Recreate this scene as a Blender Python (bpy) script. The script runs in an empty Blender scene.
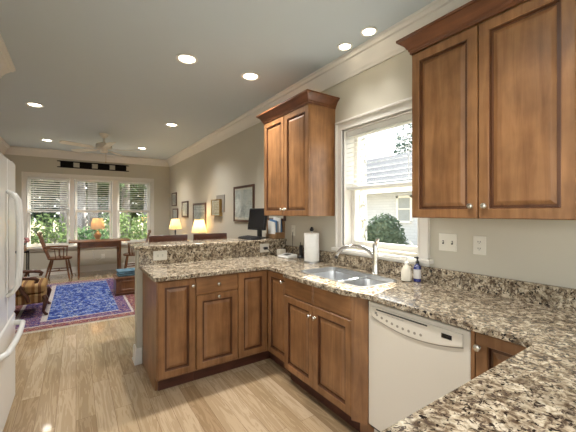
import bpy, bmesh, math, random
from mathutils import Vector, Matrix, geometry
random.seed(7)
S = bpy.context.scene
COL = S.collection
PI = math.pi
R = math.radians

# ------------------------------------------------------------------ camera, sky, sun, exposure
cam = bpy.data.cameras.new('camera'); cam.sensor_width = 36; cam.lens = 317.22/576*36
cam.shift_y = -3.15/576; cam.clip_start = .05
co = bpy.data.objects.new('camera', cam); COL.objects.link(co)
co.location = (-1.4931, -2.5856, 1.4082); co.rotation_euler = (PI/2, 0, -.5884)
S.camera = co
W = bpy.data.worlds.new('sky'); S.world = W; W.use_nodes = True
wn = W.node_tree.nodes; wl = W.node_tree.links; wn.clear()
wo = wn.new('ShaderNodeOutputWorld'); wb = wn.new('ShaderNodeBackground')
wc_ = wn.new('ShaderNodeTexCoord'); ws_ = wn.new('ShaderNodeSeparateXYZ'); wr_ = wn.new('ShaderNodeValToRGB')   # hazy bright sky, paler at the horizon
wr_.color_ramp.elements[0].position = 0; wr_.color_ramp.elements[0].color = (1, .985, .95, 1)
wr_.color_ramp.elements[1].position = .7; wr_.color_ramp.elements[1].color = (.66, .80, 1, 1)
wl.new(wc_.outputs['Generated'], ws_.inputs[0]); wl.new(ws_.outputs['Z'], wr_.inputs[0]); wl.new(wr_.outputs[0], wb.inputs[0])
wl.new(wb.outputs[0], wo.inputs[0]); wb.inputs[1].default_value = 1.5
sd = bpy.data.lights.new('sun', 'SUN'); sd.energy = 12.0; sd.angle = R(.6); sd.color = (1, .95, .86)
so = bpy.data.objects.new('sun', sd); COL.objects.link(so); so.location = (8, 2, 8)
so.rotation_euler = Vector((-1, -.24, -.84)).to_track_quat('-Z', 'Y').to_euler()
CAN_W = 54.0
S.view_settings.view_transform = 'Standard'; S.view_settings.look = 'None'
S.view_settings.exposure = 1.36; S.view_settings.gamma = 1; S.view_settings.use_curve_mapping = False

# ------------------------------------------------------------------ materials
class NT:
    def __init__(s, name):
        s.m = bpy.data.materials.new(name); s.m.use_nodes = True
        s.n = s.m.node_tree.nodes; s.l = s.m.node_tree.links
        s.b = s.n['Principled BSDF']; s.out = s.n['Material Output']
    def new(s, t, **k):
        n = s.n.new(t)
        for a, v in k.items():
            if a.startswith('i_'):
                key = a[2:].replace('_', ' ')
                n.inputs[int(key) if key.isdigit() else key].default_value = v
            else: setattr(n, a, v)
        return n
    def link(s, a, b): s.l.new(a, b)
    def coord(s, scale=(1, 1, 1), rot=(0, 0, 0)):
        c = s.new('ShaderNodeTexCoord'); m = s.new('ShaderNodeMapping')
        m.inputs['Scale'].default_value = scale; m.inputs['Rotation'].default_value = rot
        s.link(c.outputs['Object'], m.inputs[0]); return m.outputs[0]
    def ramp(s, fac, stops, interp='LINEAR'):
        r = s.new('ShaderNodeValToRGB'); r.color_ramp.interpolation = interp
        e = r.color_ramp.elements
        while len(e) < len(stops): e.new(.5)
        for k, (p, c) in zip(e, stops): k.position = p; k.color = (*c, 1)
        s.link(fac, r.inputs[0]); return r.outputs[0]
    def noise(s, vec, scale, detail=3, rough=.5, dist=0):
        n = s.new('ShaderNodeTexNoise'); n.inputs['Scale'].default_value = scale; n.inputs['Detail'].default_value = detail
        n.inputs['Roughness'].default_value = rough; n.inputs['Distortion'].default_value = dist
        s.link(vec, n.inputs['Vector']); return n.outputs['Fac']
    def mix(s, fac, a, b, mode='MIX'):
        x = s.new('ShaderNodeMix', data_type='RGBA', blend_type=mode)
        for i, v in ((0, fac), (6, a), (7, b)):
            if hasattr(v, 'links') or hasattr(v, 'is_linked'): s.link(v, x.inputs[i])
            else: x.inputs[i].default_value = v if i == 0 else (*v, 1)
        return x.outputs[2]
    def bump(s, h, strength=.2, dist=.01):
        b = s.new('ShaderNodeBump'); b.inputs['Strength'].default_value = strength; b.inputs['Distance'].default_value = dist
        s.link(h, b.inputs['Height']); s.link(b.outputs[0], s.b.inputs['Normal'])
    def setup(s, rough=.5, metal=0, spec=.5, coat=0):
        s.b.inputs['Roughness'].default_value = rough; s.b.inputs['Metallic'].default_value = metal
        s.b.inputs['Specular IOR Level'].default_value = spec; s.b.inputs['Coat Weight'].default_value = coat
        return s
    def color(s, c):
        if isinstance(c, tuple): s.b.inputs['Base Color'].default_value = (*c, 1)
        else: s.link(c, s.b.inputs['Base Color'])
        return s

def plain(name, c, rough=.5, metal=0, var=.06, scale=8, spec=.5, coat=0):
    t = NT(name).setup(rough, metal, spec, coat)
    n = t.noise(t.coord(), scale)
    lo = tuple(max(0, v*(1-var)) for v in c); hi = tuple(min(1, v*(1+var)) for v in c)
    t.color(t.ramp(n, [(.3, lo), (.7, hi)])); return t.m

def wood(name, dark, light, axis='Z', rough=.38, scale=1., coat=.04, spec=.5):
    sc = {'Z': (14, 14, 1.2), 'X': (1.2, 14, 14), 'Y': (14, 1.2, 14)}[axis]
    t = NT(name).setup(rough, 0, spec, coat); t.b.inputs['Coat Roughness'].default_value = .2
    v = t.coord(tuple(a*scale for a in sc))
    n1 = t.noise(v, 1.6, 5, .62, .6); n2 = t.noise(t.coord((1, 1, 1)), 5.5*scale, 3, .5, .3)
    a = t.ramp(n1, [(.3, dark), (.72, light)])
    b = t.ramp(n2, [(.3, (.72, .70, .68)), (.7, (1.12, 1.1, 1.08))])
    t.color(t.mix(1., a, b, 'MULTIPLY')); return t.m

def granite():
    t = NT('speckled granite').setup(.12, 0, .5)
    v = t.coord((1, 1, 1))
    n1 = t.noise(v, 34, 4, .6, 1.2); n2 = t.noise(v, 62, 3, .6, .8); n3 = t.noise(v, 17, 3, .55, 1.0)
    base = t.ramp(n1, [(.32, (.13, .088, .055)), (.42, (.27, .205, .14)), (.5, (.48, .395, .28)), (.62, (.70, .61, .47))])
    m1 = t.ramp(n3, [(.38, (.40, .37, .34)), (.56, (1, 1, 1))])
    base = t.mix(.8, base, m1, 'MULTIPLY')
    blk = t.ramp(n2, [(.39, (1, 1, 1)), (.44, (0, 0, 0))])
    c = t.mix(blk, base, (.016, .013, .012))
    n4 = t.noise(t.coord((1.1, 1.1, 1.1), (.6, .4, .9)), 46, 3, .6, 1)
    gr = t.ramp(n4, [(.56, (0, 0, 0)), (.63, (1, 1, 1))])
    c = t.mix(gr, c, (.085, .06, .045))
    t.color(c); return t.m

def floorwood():
    t = NT('light oak planks').setup(.2, 0, .5, .6); t.b.inputs['Coat Roughness'].default_value = .05
    c = t.new('ShaderNodeTexCoord'); mp = t.new('ShaderNodeMapping'); mp.inputs['Rotation'].default_value = (0, 0, PI/2)
    t.link(c.outputs['Object'], mp.inputs[0])
    br = t.new('ShaderNodeTexBrick'); br.offset = .37; br.squash = 1
    br.inputs['Color1'].default_value = (0, 0, 0, 1); br.inputs['Color2'].default_value = (1, 1, 1, 1); br.inputs['Mortar'].default_value = (.5, .5, .5, 1)
    br.inputs['Scale'].default_value = 1; br.inputs['Mortar Size'].default_value = .0012; br.inputs['Mortar Smooth'].default_value = .1
    br.inputs['Brick Width'].default_value = 1.35; br.inputs['Row Height'].default_value = .115; br.inputs['Bias'].default_value = 0
    t.link(mp.outputs[0], br.inputs[0])
    base = t.ramp(br.outputs['Color'], [(0, (.34, .235, .135)), (.5, (.43, .315, .19)), (1, (.50, .38, .25))])
    # grain: offset by plank value
    ad = t.new('ShaderNodeVectorMath', operation='MULTIPLY_ADD'); ad.inputs[1].default_value = (3.7, 9.1, 5.3)
    t.link(br.outputs['Color'], ad.inputs[0]); t.link(c.outputs['Object'], ad.inputs[2])
    m2 = t.new('ShaderNodeMapping'); m2.inputs['Scale'].default_value = (10, .75, 1); t.link(ad.outputs[0], m2.inputs[0])
    n = t.noise(m2.outputs[0], 1.7, 4, .6, 1.4)
    w = t.new('ShaderNodeMath', operation='SINE'); ml = t.new('ShaderNodeMath', operation='MULTIPLY'); ml.inputs[1].default_value = 26
    t.link(n, ml.inputs[0]); t.link(ml.outputs[0], w.inputs[0])
    g = t.ramp(w.outputs[0], [(0, (.70, .64, .56)), (.5, (1.04, 1.03, 1.02))])
    col = t.mix(.55, base, g, 'MULTIPLY')
    mort = t.ramp(br.outputs['Fac'], [(0, (0, 0, 0)), (1, (1, 1, 1))])
    col = t.mix(mort, col, (.22, .14, .08))
    t.color(col)
    n5 = t.noise(t.coord((1, 1, 1)), 2.2, 2); t.bump(n5, .05, .02)
    return t.m

def glass():
    t = NT('window glass'); t.n.remove(t.b)
    tr = t.new('ShaderNodeBsdfTransparent'); gl = t.new('ShaderNodeBsdfGlossy'); gl.inputs['Roughness'].default_value = .01
    tr.inputs[0].default_value = (.97, .98, .97, 1)
    lw = t.new('ShaderNodeLayerWeight'); pw = t.new('ShaderNodeMath', operation='POWER'); pw.inputs[1].default_value = 5
    t.link(lw.outputs['Facing'], pw.inputs[0]); fr = t.new('ShaderNodeMath', operation='MULTIPLY_ADD'); fr.inputs[1].default_value = .9; fr.inputs[2].default_value = .035
    t.link(pw.outputs[0], fr.inputs[0])
    mx = t.new('ShaderNodeMixShader'); t.link(fr.outputs[0], mx.inputs[0]); t.link(tr.outputs[0], mx.inputs[1]); t.link(gl.outputs[0], mx.inputs[2])
    t.link(mx.outputs[0], t.out.inputs[0]); return t.m

def emit(name, c, strength):
    t = NT(name); t.b.inputs['Base Color'].default_value = (*c, 1); t.b.inputs['Emission Color'].default_value = (*c, 1)
    t.b.inputs['Emission Strength'].default_value = strength; return t.m

def shade_cloth(name, c, trans=.6, glow=0):
    t = NT(name); t.n.remove(t.b)
    d = t.new('ShaderNodeBsdfDiffuse'); u = t.new('ShaderNodeBsdfTranslucent'); d.inputs[0].default_value = (*c, 1); u.inputs[0].default_value = (*c, 1)
    mx = t.new('ShaderNodeMixShader'); mx.inputs[0].default_value = trans
    t.link(d.outputs[0], mx.inputs[1]); t.link(u.outputs[0], mx.inputs[2]); t.link(mx.outputs[0], t.out.inputs[0]); return t.m

def leafy(name, a, b, c):
    t = NT(name); t.n.remove(t.b)
    n = t.noise(t.coord(), 4.0, 3, .7); col = t.ramp(n, [(.3, a), (.5, b), (.72, c)])
    d = t.new('ShaderNodeBsdfDiffuse'); u = t.new('ShaderNodeBsdfTranslucent')
    t.link(col, d.inputs[0]); t.link(col, u.inputs[0])
    mx = t.new('ShaderNodeMixShader'); mx.inputs[0].default_value = .35
    t.link(d.outputs[0], mx.inputs[1]); t.link(u.outputs[0], mx.inputs[2]); t.link(mx.outputs[0], t.out.inputs[0]); return t.m

def rug_mat(name, cols, scale):
    t = NT(name).setup(.95, 0, .1)
    v = t.coord()
    vo = t.new('ShaderNodeTexVoronoi', feature='F1'); vo.inputs['Scale'].default_value = scale; t.link(v, vo.inputs['Vector'])
    n = t.noise(v, scale*1.7, 2, .5, 1.5)
    a = t.ramp(n, [(.34, cols[0]), (.42, cols[3]), (.46, cols[1]), (.55, cols[2]), (.60, cols[0])], 'CONSTANT')
    b = t.ramp(vo.outputs['Distance'], [(.0, cols[3]), (.13, cols[2]), (.22, cols[1]), (.3, cols[0])], 'CONSTANT')
    k = t.ramp(vo.outputs['Distance'], [(.26, (1, 1, 1)), (.3, (0, 0, 0))])
    t.color(t.mix(k, a, b)); return t.m

def stripes_mat(name, cols, axis, period):
    t = NT(name).setup(.9, 0, .1)
    v = t.coord(); sp = t.new('ShaderNodeSeparateXYZ'); t.link(v, sp.inputs[0])
    m = t.new('ShaderNodeMath', operation='DIVIDE'); m.inputs[1].default_value = period; t.link(sp.outputs[axis], m.inputs[0])
    f = t.new('ShaderNodeMath', operation='FRACT'); t.link(m.outputs[0], f.inputs[0])
    k = len(cols); t.color(t.ramp(f.outputs[0], [(i/k, c) for i, c in enumerate(cols)], 'CONSTANT')); return t.m

def art_mat(name, cols, scale):
    t = NT(name).setup(.6, 0, .2)
    n = t.noise(t.coord(), scale, 4, .6, .5); k = len(cols)
    t.color(t.ramp(n, [(.3+.4*i/max(1, k-1), c) for i, c in enumerate(cols)])); return t.m

def brickwhite():
    t = NT('white painted brick').setup(.8, 0, .2)
    c = t.new('ShaderNodeTexCoord'); mp = t.new('ShaderNodeMapping'); mp.inputs['Rotation'].default_value = (0, PI/2, PI/2)
    sp = t.new('ShaderNodeSeparateXYZ'); cb = t.new('ShaderNodeCombineXYZ')
    t.link(c.outputs['Object'], sp.inputs[0]); t.link(sp.outputs['Y'], cb.inputs['X']); t.link(sp.outputs['Z'], cb.inputs['Y'])
    br = t.new('ShaderNodeTexBrick'); br.inputs['Scale'].default_value = 1; br.inputs['Brick Width'].default_value = .23; br.inputs['Row Height'].default_value = .078
    br.inputs['Mortar Size'].default_value = .006
    br.inputs['Color1'].default_value = (.56, .57, .60, 1); br.inputs['Color2'].default_value = (.52, .53, .56, 1); br.inputs['Mortar'].default_value = (.46, .47, .50, 1)
    t.link(cb.outputs[0], br.inputs[0]); t.color(br.outputs['Color']); return t.m

M = {}
M['wall'] = plain('greige wall paint', (.575, .54, .455), .75, var=.015, scale=1.5, spec=.25)
M['ceiling'] = plain('ceiling paint', (.56, .615, .645), .85, var=.01, scale=1, spec=.2)
M['trim'] = plain('white trim paint', (.76, .73, .68), .4, var=.015, scale=3)
M['floor'] = floorwood()
M['maple'] = wood('stained maple', (.205, .092, .034), (.36, .182, .078))
M['maple_x'] = wood('stained maple sideways', (.205, .092, .034), (.36, .182, .078), 'X')
M['maple_y'] = wood('stained maple lengthways', (.205, .092, .034), (.36, .182, .078), 'Y')
M['maple_crown'] = wood('darker maple moulding', (.11, .036, .014), (.22, .085, .034), 'Y')  # darker, redder tone than the door maple
M['glaze_shade'] = wood('dark glaze in the door moulding', (.075, .026, .010), (.15, .06, .024), 'Z')  # glaze colour with the shading of the grooves painted in
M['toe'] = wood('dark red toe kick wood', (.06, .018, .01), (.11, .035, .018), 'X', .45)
M['mahog_x'] = wood('dark mahogany sideways', (.055, .018, .010), (.11, .038, .018), 'X', .3)
M['mahog'] = wood('dark mahogany', (.055, .018, .010), (.11, .038, .018), 'Z', .3)
M['cherry'] = wood('cherry table wood', (.16, .058, .022), (.27, .115, .05), 'X', .3)
M['oakdark'] = wood('brown chair wood', (.12, .045, .016), (.23, .10, .04), 'Z', .35)
M['granite'] = granite()
M['steel'] = plain('brushed stainless steel', (.60, .60, .60), .28, 1, .04, 40)
M['chrome'] = plain('brushed chrome', (.72, .71, .69), .16, 1, .02, 20)
M['nickel'] = plain('brushed nickel', (.68, .64, .57), .25, 1, .03, 20)
M['appliance'] = plain('bisque appliance enamel', (.80, .735, .63), .28, var=.01, scale=2)
M['appl_white'] = plain('white appliance enamel', (.76, .76, .74), .25, var=.01, scale=2)
M['appl_dark'] = plain('dark grey plastic', (.045, .042, .036), .4)
M['btn'] = plain('tan button plastic', (.35, .30, .24), .45)
M['black'] = plain('black plastic', (.012, .012, .014), .35)
M['screen'] = plain('dark glossy screen', (.006, .006, .008), .12)
M['white'] = plain('white plastic', (.80, .79, .75), .35, var=.02)
M['paper'] = plain('white paper', (.84, .83, .80), .9, var=.02, scale=30)
M['ivory'] = plain('ivory switch plate', (.76, .73, .65), .4, var=.02)
M['slot'] = plain('dark slot', (.03, .03, .03), .6)
M['brass'] = plain('aged brass', (.50, .33, .13), .3, 1, .08)
M['iron'] = plain('black wrought iron', (.010, .008, .008), .8, spec=.15)
M['glass'] = glass()
M['blind'] = plain('white blind slats', (.82, .82, .80), .5, var=.02)
M['fanwhite'] = plain('antique white fan enamel', (.74, .69, .60), .4)
M['blue_glass'] = plain('cobalt blue bottle', (.012, .02, .16), .12, 0, .1, 5, .6, .4)
M['label'] = plain('pale bottle label', (.62, .60, .58), .6)
M['cream_soap'] = plain('cream lotion bottle', (.76, .70, .58), .3)
M['terracotta'] = plain('warm tan ceramic', (.50, .30, .16), .35)
M['shade_w'] = shade_cloth('cream lamp shade', (.86, .78, .60), .55)
M['shade_t'] = shade_cloth('tan lamp shade', (.62, .50, .36), .5)
M['bulb'] = emit('warm bulb', (1, .80, .52), 4)
M['lens'] = emit('recessed bulb lens', (1, .88, .68), 7)
M['leaf'] = leafy('green leaves', (.03, .06, .03), (.075, .13, .06), (.20, .26, .13))
M['leaf2'] = leafy('yellow green leaves', (.06, .09, .035), (.14, .20, .075), (.32, .36, .19))
M['leaf3'] = leafy('blue green needles', (.03, .06, .05), (.07, .115, .09), (.16, .22, .18))
M['leafpale'] = leafy('pale variegated leaves', (.34, .42, .18), (.62, .66, .45), (.85, .86, .72))
M['bush'] = leafy('clipped dark hedge leaves', (.06, .085, .055), (.11, .145, .095), (.18, .22, .15))
M['bark'] = wood('grey brown bark', (.14, .13, .13), (.33, .31, .31), 'Z', .9, .5, 0, .1)
M['ground'] = plain('leaf litter ground', (.26, .22, .12), .95, var=.4, scale=2)
M['brick'] = brickwhite()
M['roof'] = plain('grey roof shingles', (.05, .055, .065), .9, var=.2, scale=12, spec=.2)
M['shutter'] = plain('grey shutter paint', (.30, .32, .33), .6)
M['rugred'] = rug_mat('rust red rug border', ((.25, .08, .06), (.16, .045, .05), (.42, .30, .22), (.03, .035, .12)), 13)
M['rugpurple'] = rug_mat('purple navy rug border', ((.05, .045, .16), (.16, .06, .12), (.36, .26, .25), (.02, .03, .12)), 12)
M['rugblue'] = rug_mat('blue rug field', ((.025, .05, .21), (.06, .11, .36), (.33, .37, .44), (.015, .022, .10)), 6)
M['rugcream'] = rug_mat('cream rug stripe', ((.46, .42, .38), (.52, .48, .43), (.30, .25, .30), (.20, .14, .2)), 30)
M['fringe'] = plain('cream rug fringe', (.56, .50, .42), .95)
M['uph'] = stripes_mat('striped gold and brown upholstery', [(.34, .20, .085), (.22, .11, .045), (.40, .27, .13), (.16, .08, .04), (.30, .19, .08)], 0, .17)
M['bluecloth'] = plain('blue teal cloth', (.085, .17, .23), .85, var=.5, scale=14)
M['art1'] = art_mat('pale print', [(.55, .55, .52), (.36, .37, .36), (.66, .65, .6)], 9)
M['art2'] = art_mat('botanical print', [(.62, .56, .43), (.48, .40, .26), (.68, .62, .5)], 12)
M['art3'] = art_mat('misty landscape print', [(.42, .47, .5), (.62, .64, .62), (.30, .34, .35)], 6)
M['mat'] = plain('cream picture mat', (.66, .63, .56), .8)
M['pframe'] = wood('dark picture frame wood', (.06, .025, .015), (.12, .05, .03), 'Z', .35)
M['shadow_taupe'] = plain('taupe shade sheet', (.30, .275, .235), .7)  # tone of the shadow painted beside the picture
M['pink'] = plain('dusty pink blossoms', (.50, .24, .24), .8, var=.4, scale=40)
M['bluepaper'] = plain('blue paper', (.10, .22, .42), .8)
M['greypaper'] = plain('grey folder', (.30, .30, .31), .8)
M['filewood'] = wood('pale brown file box wood', (.22, .12, .05), (.36, .21, .10), 'Z', .5)

# ------------------------------------------------------------------ mesh helper
def origin_of(p):
    v = Vector((0, 0, 0))
    while p is not None: v += Vector(p.location); p = p.parent
    return v

class MB:
    def __init__(s): s.bm = bmesh.new(); s.mi = 0
    def face(s, vs):
        try: f = s.bm.faces.new(vs); f.material_index = s.mi; return f
        except ValueError: return None
    def box(s, x0, y0, z0, x1, y1, z1):
        x0, x1 = sorted((x0, x1)); y0, y1 = sorted((y0, y1)); z0, z1 = sorted((z0, z1))
        v = [s.bm.verts.new(p) for p in ((x0,y0,z0),(x1,y0,z0),(x1,y1,z0),(x0,y1,z0),(x0,y0,z1),(x1,y0,z1),(x1,y1,z1),(x0,y1,z1))]
        for q in ((3,2,1,0),(4,5,6,7),(0,1,5,4),(1,2,6,5),(2,3,7,6),(3,0,4,7)): s.face([v[i] for i in q])
        return s
    def ring(s, c, ax, r, seg, ph=0, ell=None):
        ax = Vector(ax).normalized(); up = Vector((0, 0, 1)) if abs(ax.z) < .9 else Vector((1, 0, 0))
        a = ax.cross(up).normalized(); b = ax.cross(a).normalized()
        k = ell or (1, 1)
        return [s.bm.verts.new(Vector(c)+a*(r*k[0]*math.cos(ph+2*PI*i/seg))+b*(r*k[1]*math.sin(ph+2*PI*i/seg))) for i in range(seg)]
    def bridge(s, A, B):
        n = len(A)
        for i in range(n): s.face([A[i], A[(i+1) % n], B[(i+1) % n], B[i]])
    def tube(s, pts, r, seg=10, cap=True, ell=None):
        pts = [Vector(p) for p in pts]; n = len(pts)
        rs = r if isinstance(r, (list, tuple)) else [r]*n
        prev = None
        for i, p in enumerate(pts):
            d = pts[min(i+1, n-1)]-pts[max(i-1, 0)]
            # parallel frame
            if i == 0:
                ax = d.normalized(); up = Vector((0, 0, 1)) if abs(ax.z) < .9 else Vector((1, 0, 0))
                a = ax.cross(up).normalized()
            else:
                ax = d.normalized(); a = (a-ax*a.dot(ax)).normalized()
            b = ax.cross(a); k = ell or (1, 1)
            ringv = [s.bm.verts.new(p+a*(rs[i]*k[0]*math.cos(2*PI*j/seg))+b*(rs[i]*k[1]*math.sin(2*PI*j/seg))) for j in range(seg)]
            if prev: s.bridge(prev, ringv)
            elif cap: s.face(list(reversed(ringv)))
            prev = ringv
        if cap: s.face(prev)
        return s
    def lathe(s, prof, c=(0, 0, 0), axis=(0, 0, 1), seg=20, cap=True):
        ax = Vector(axis).normalized(); prev = None
        for i, (r, z) in enumerate(prof):
            rg = s.ring(Vector(c)+ax*z, ax, max(r, 1e-4), seg)
            if prev: s.bridge(prev, rg)
            elif cap: s.face(list(reversed(rg)))
            prev = rg
        if cap: s.face(prev)
        return s
    def prism(s, poly, f):
        """poly: list of 2d points, f(p,k) -> 3d for k=0,1"""
        A = [s.bm.verts.new(f(p, 0)) for p in poly]; B = [s.bm.verts.new(f(p, 1)) for p in poly]
        s.face(list(reversed(A))); s.face(B); s.bridge(A, B); return s
    def ball(s, c, r, seg=12, rings=8):
        if not isinstance(r, (tuple, list)): r = (r, r, r)
        g = bmesh.ops.create_uvsphere(s.bm, u_segments=seg, v_segments=rings, radius=1)
        for v in g['verts']: v.co = Vector((c[0]+v.co.x*r[0], c[1]+v.co.y*r[1], c[2]+v.co.z*r[2]))
        fs = set(f for v in g['verts'] for f in v.link_faces)
        for f in fs: f.material_index = s.mi
        return s
    def sweep(s, path, prof, closed=False):
        """2d path, profile (offset to the left of travel, z)."""
        n = len(path); P2 = [Vector(p) for p in path]; rings = []
        for i in range(n):
            ds = []
            if i > 0 or closed: ds.append((P2[i]-P2[i-1]).normalized())
            if i < n-1 or closed: ds.append((P2[(i+1) % n]-P2[i]).normalized())
            ns = [Vector((-d.y, d.x)) for d in ds]
            m = sum(ns, Vector((0, 0))).normalized(); k = 1/max(.2, m.dot(ns[0]))
            rings.append([s.bm.verts.new((P2[i].x+m.x*o*k, P2[i].y+m.y*o*k, z)) for o, z in prof])
        for i in range(n-1): s.bridge(rings[i], rings[i+1])
        if closed: s.bridge(rings[-1], rings[0])
        else: s.face(list(reversed(rings[0]))); s.face(rings[-1])
        return s
    def panel(s, T, w, h, loops, groove=()):
        """rect with nested inset loops (inset, height); T maps (u,v,d)->3d"""
        back = [s.bm.verts.new(T(u, v, 0)) for u, v in ((0, 0), (w, 0), (w, h), (0, h))]
        s.face(list(reversed(back))); prev = back
        for li, (ins, d) in enumerate(loops):
            s.mi = 1 if li in groove else 0
            rg = [s.bm.verts.new(T(u, v, d)) for u, v in ((ins, ins), (w-ins, ins), (w-ins, h-ins), (ins, h-ins))]
            s.bridge(prev, rg); prev = rg
        s.mi = 0; s.face(prev); return s
    def build(s, name, mat, parent=None, bevel=0, smooth=True, seg=2, subsurf=0):
        bmesh.ops.recalc_face_normals(s.bm, faces=s.bm.faces)
        o0 = origin_of(parent) if parent else Vector((0, 0, 0))
        if parent: bmesh.ops.translate(s.bm, verts=s.bm.verts, vec=-o0)
        me = bpy.data.meshes.new(name); s.bm.to_mesh(me); s.bm.free()
        for m in (mat if isinstance(mat, list) else [mat]): me.materials.append(m)
        if smooth:
            for p in me.polygons: p.use_smooth = True
            me.set_sharp_from_angle(angle=R(38))
        o = bpy.data.objects.new(name, me); COL.objects.link(o); o.parent = parent
        if bevel:
            b = o.modifiers.new('edge', 'BEVEL'); b.width = bevel; b.segments = seg; b.limit_method = 'ANGLE'; b.angle_limit = R(40)
            b.harden_normals = False
        if subsurf:
            b = o.modifiers.new('soft', 'SUBSURF'); b.levels = subsurf; b.render_levels = subsurf
        return o

def thing(name, label, cat, loc=(0, 0, 0), group=None):
    o = bpy.data.objects.new(name, None); COL.objects.link(o); o.location = loc; o.empty_display_size = .1
    o['label'] = label; o['category'] = cat
    if group: o['group'] = group
    return o
def tag(o, label, cat, group=None):
    o['label'] = label; o['category'] = cat
    if group: o['group'] = group
    return o
def struct(o): o['kind'] = 'structure'; return o
def copy_tree(o, parent=None):
    c = o.copy(); COL.objects.link(c)
    if parent is not None: c.parent = parent
    for ch in list(o.children): copy_tree(ch, c)
    return c
def dup(o, loc, rotz=0, label=None):
    c = copy_tree(o); c.location = loc; c.rotation_euler = (0, 0, rotz)
    if label: c['label'] = label
    return c

# ------------------------------------------------------------------ room shell
H = 2.83; WX = .62; WY = 6.4; LX = -2.78; BY = -4.3
struct(MB().box(LX-.2, BY-.2, -.12, WX+.2, WY+.2, 0).build('floor', M['floor'], smooth=False))
struct(MB().box(LX-.2, BY-.2, H, WX+.2, WY+.2, H+.15).build('ceiling', M['ceiling'], smooth=False))
def wall_with_holes(name, axis, c0, c1, a0, a1, holes, z1=H):
    """axis 'x': slab between x=c0..c1 running along y; 'y': slab between y=c0..c1 running along x"""
    m = MB()
    def bx(s0, s1, za, zb):
        if s1-s0 < 1e-6 or zb-za < 1e-6: return
        if axis == 'x': m.box(c0, s0, za, c1, s1, zb)
        else: m.box(s0, c0, za, s1, c1, zb)
    cur = a0
    for (h0, h1, hz0, hz1) in sorted(holes):
        bx(cur, h0, 0, z1); bx(h0, h1, 0, hz0); bx(h0, h1, hz1, z1); cur = h1
    bx(cur, a1, 0, z1)
    return struct(m.build(name, M['wall'], smooth=False))
SW = (-1.17, -.37, 1.10, 2.19)        # sink window opening (y0,y1,z0,z1)
FW = (-2.40, .13, .66, 2.22)          # far window opening (x0,x1,z0,z1)
BW = (-3.9, -1.4, .35, 2.35)           # unseen window added in the left wall to let in daylight
wall_with_holes('wall_right', 'x', WX, WX+.2, BY-.2, WY+.2, [SW])
wall_with_holes('wall_far', 'y', WY, WY+.2, LX-.2, WX, [FW])
wall_with_holes('wall_left', 'x', LX-.2, LX, BY-.2, WY, [BW])
BW2 = (-2.5, .2, .35, 2.35)  # unseen back window added to bring in more daylight
wall_with_holes('wall_back', 'y', BY-.2, BY, LX, WX, [BW2])
struct(MB().box(LX, .62, 0, -2.11, 1.4, H).box(LX, -1.0, 1.95, -2.11, .62, H).box(LX, -1.1, 0, -2.11, -1.0, H).build('wall_alcove', M['wall'], smooth=False))
CROWN = [(0, H-.17), (.012, H-.17), (.016, H-.155), (.022, H-.15), (.03, H-.125), (.055, H-.085), (.078, H-.06), (.082, H-.05), (.10, H-.045), (.112, H-.025), (.118, H-.022), (.118, H), (0, H)]
# travel so that the room is on the left
struct(MB().sweep([(WX, BY), (WX, WY), (LX, WY), (LX, 1.4), (-2.11, 1.4), (-2.11, -1.1), (LX, -1.1), (LX, BY)], CROWN, closed=True).build('trim_1', M['trim']))
BASE = [(0, 0), (.022, 0), (.022, .012), (.016, .02), (.016, .12), (.011, .135), (.006, .145), (0, .145)]
struct(MB().sweep([(WX, .76), (WX, WY), (LX, WY), (LX, 1.4), (-2.11, 1.4), (-2.11, .62)], BASE).build('baseboard_far', M['trim']))
struct(MB().sweep([(-2.11, -1.1), (LX, -1.1), (LX, BY), (WX, BY), (WX, -2.75)], BASE).build('baseboard_back', M['trim']))
# pony wall behind the peninsula with its end post
struct(MB().box(-1.024, .655, 0, WX, .775, 1.066).build('wall_peninsula', M['wall'], smooth=False))
struct(MB().sweep([(-.982, .655), (-1.024, .655), (-1.024, .775), (WX, .775)], BASE).build('baseboard_peninsula', M['trim']))

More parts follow.
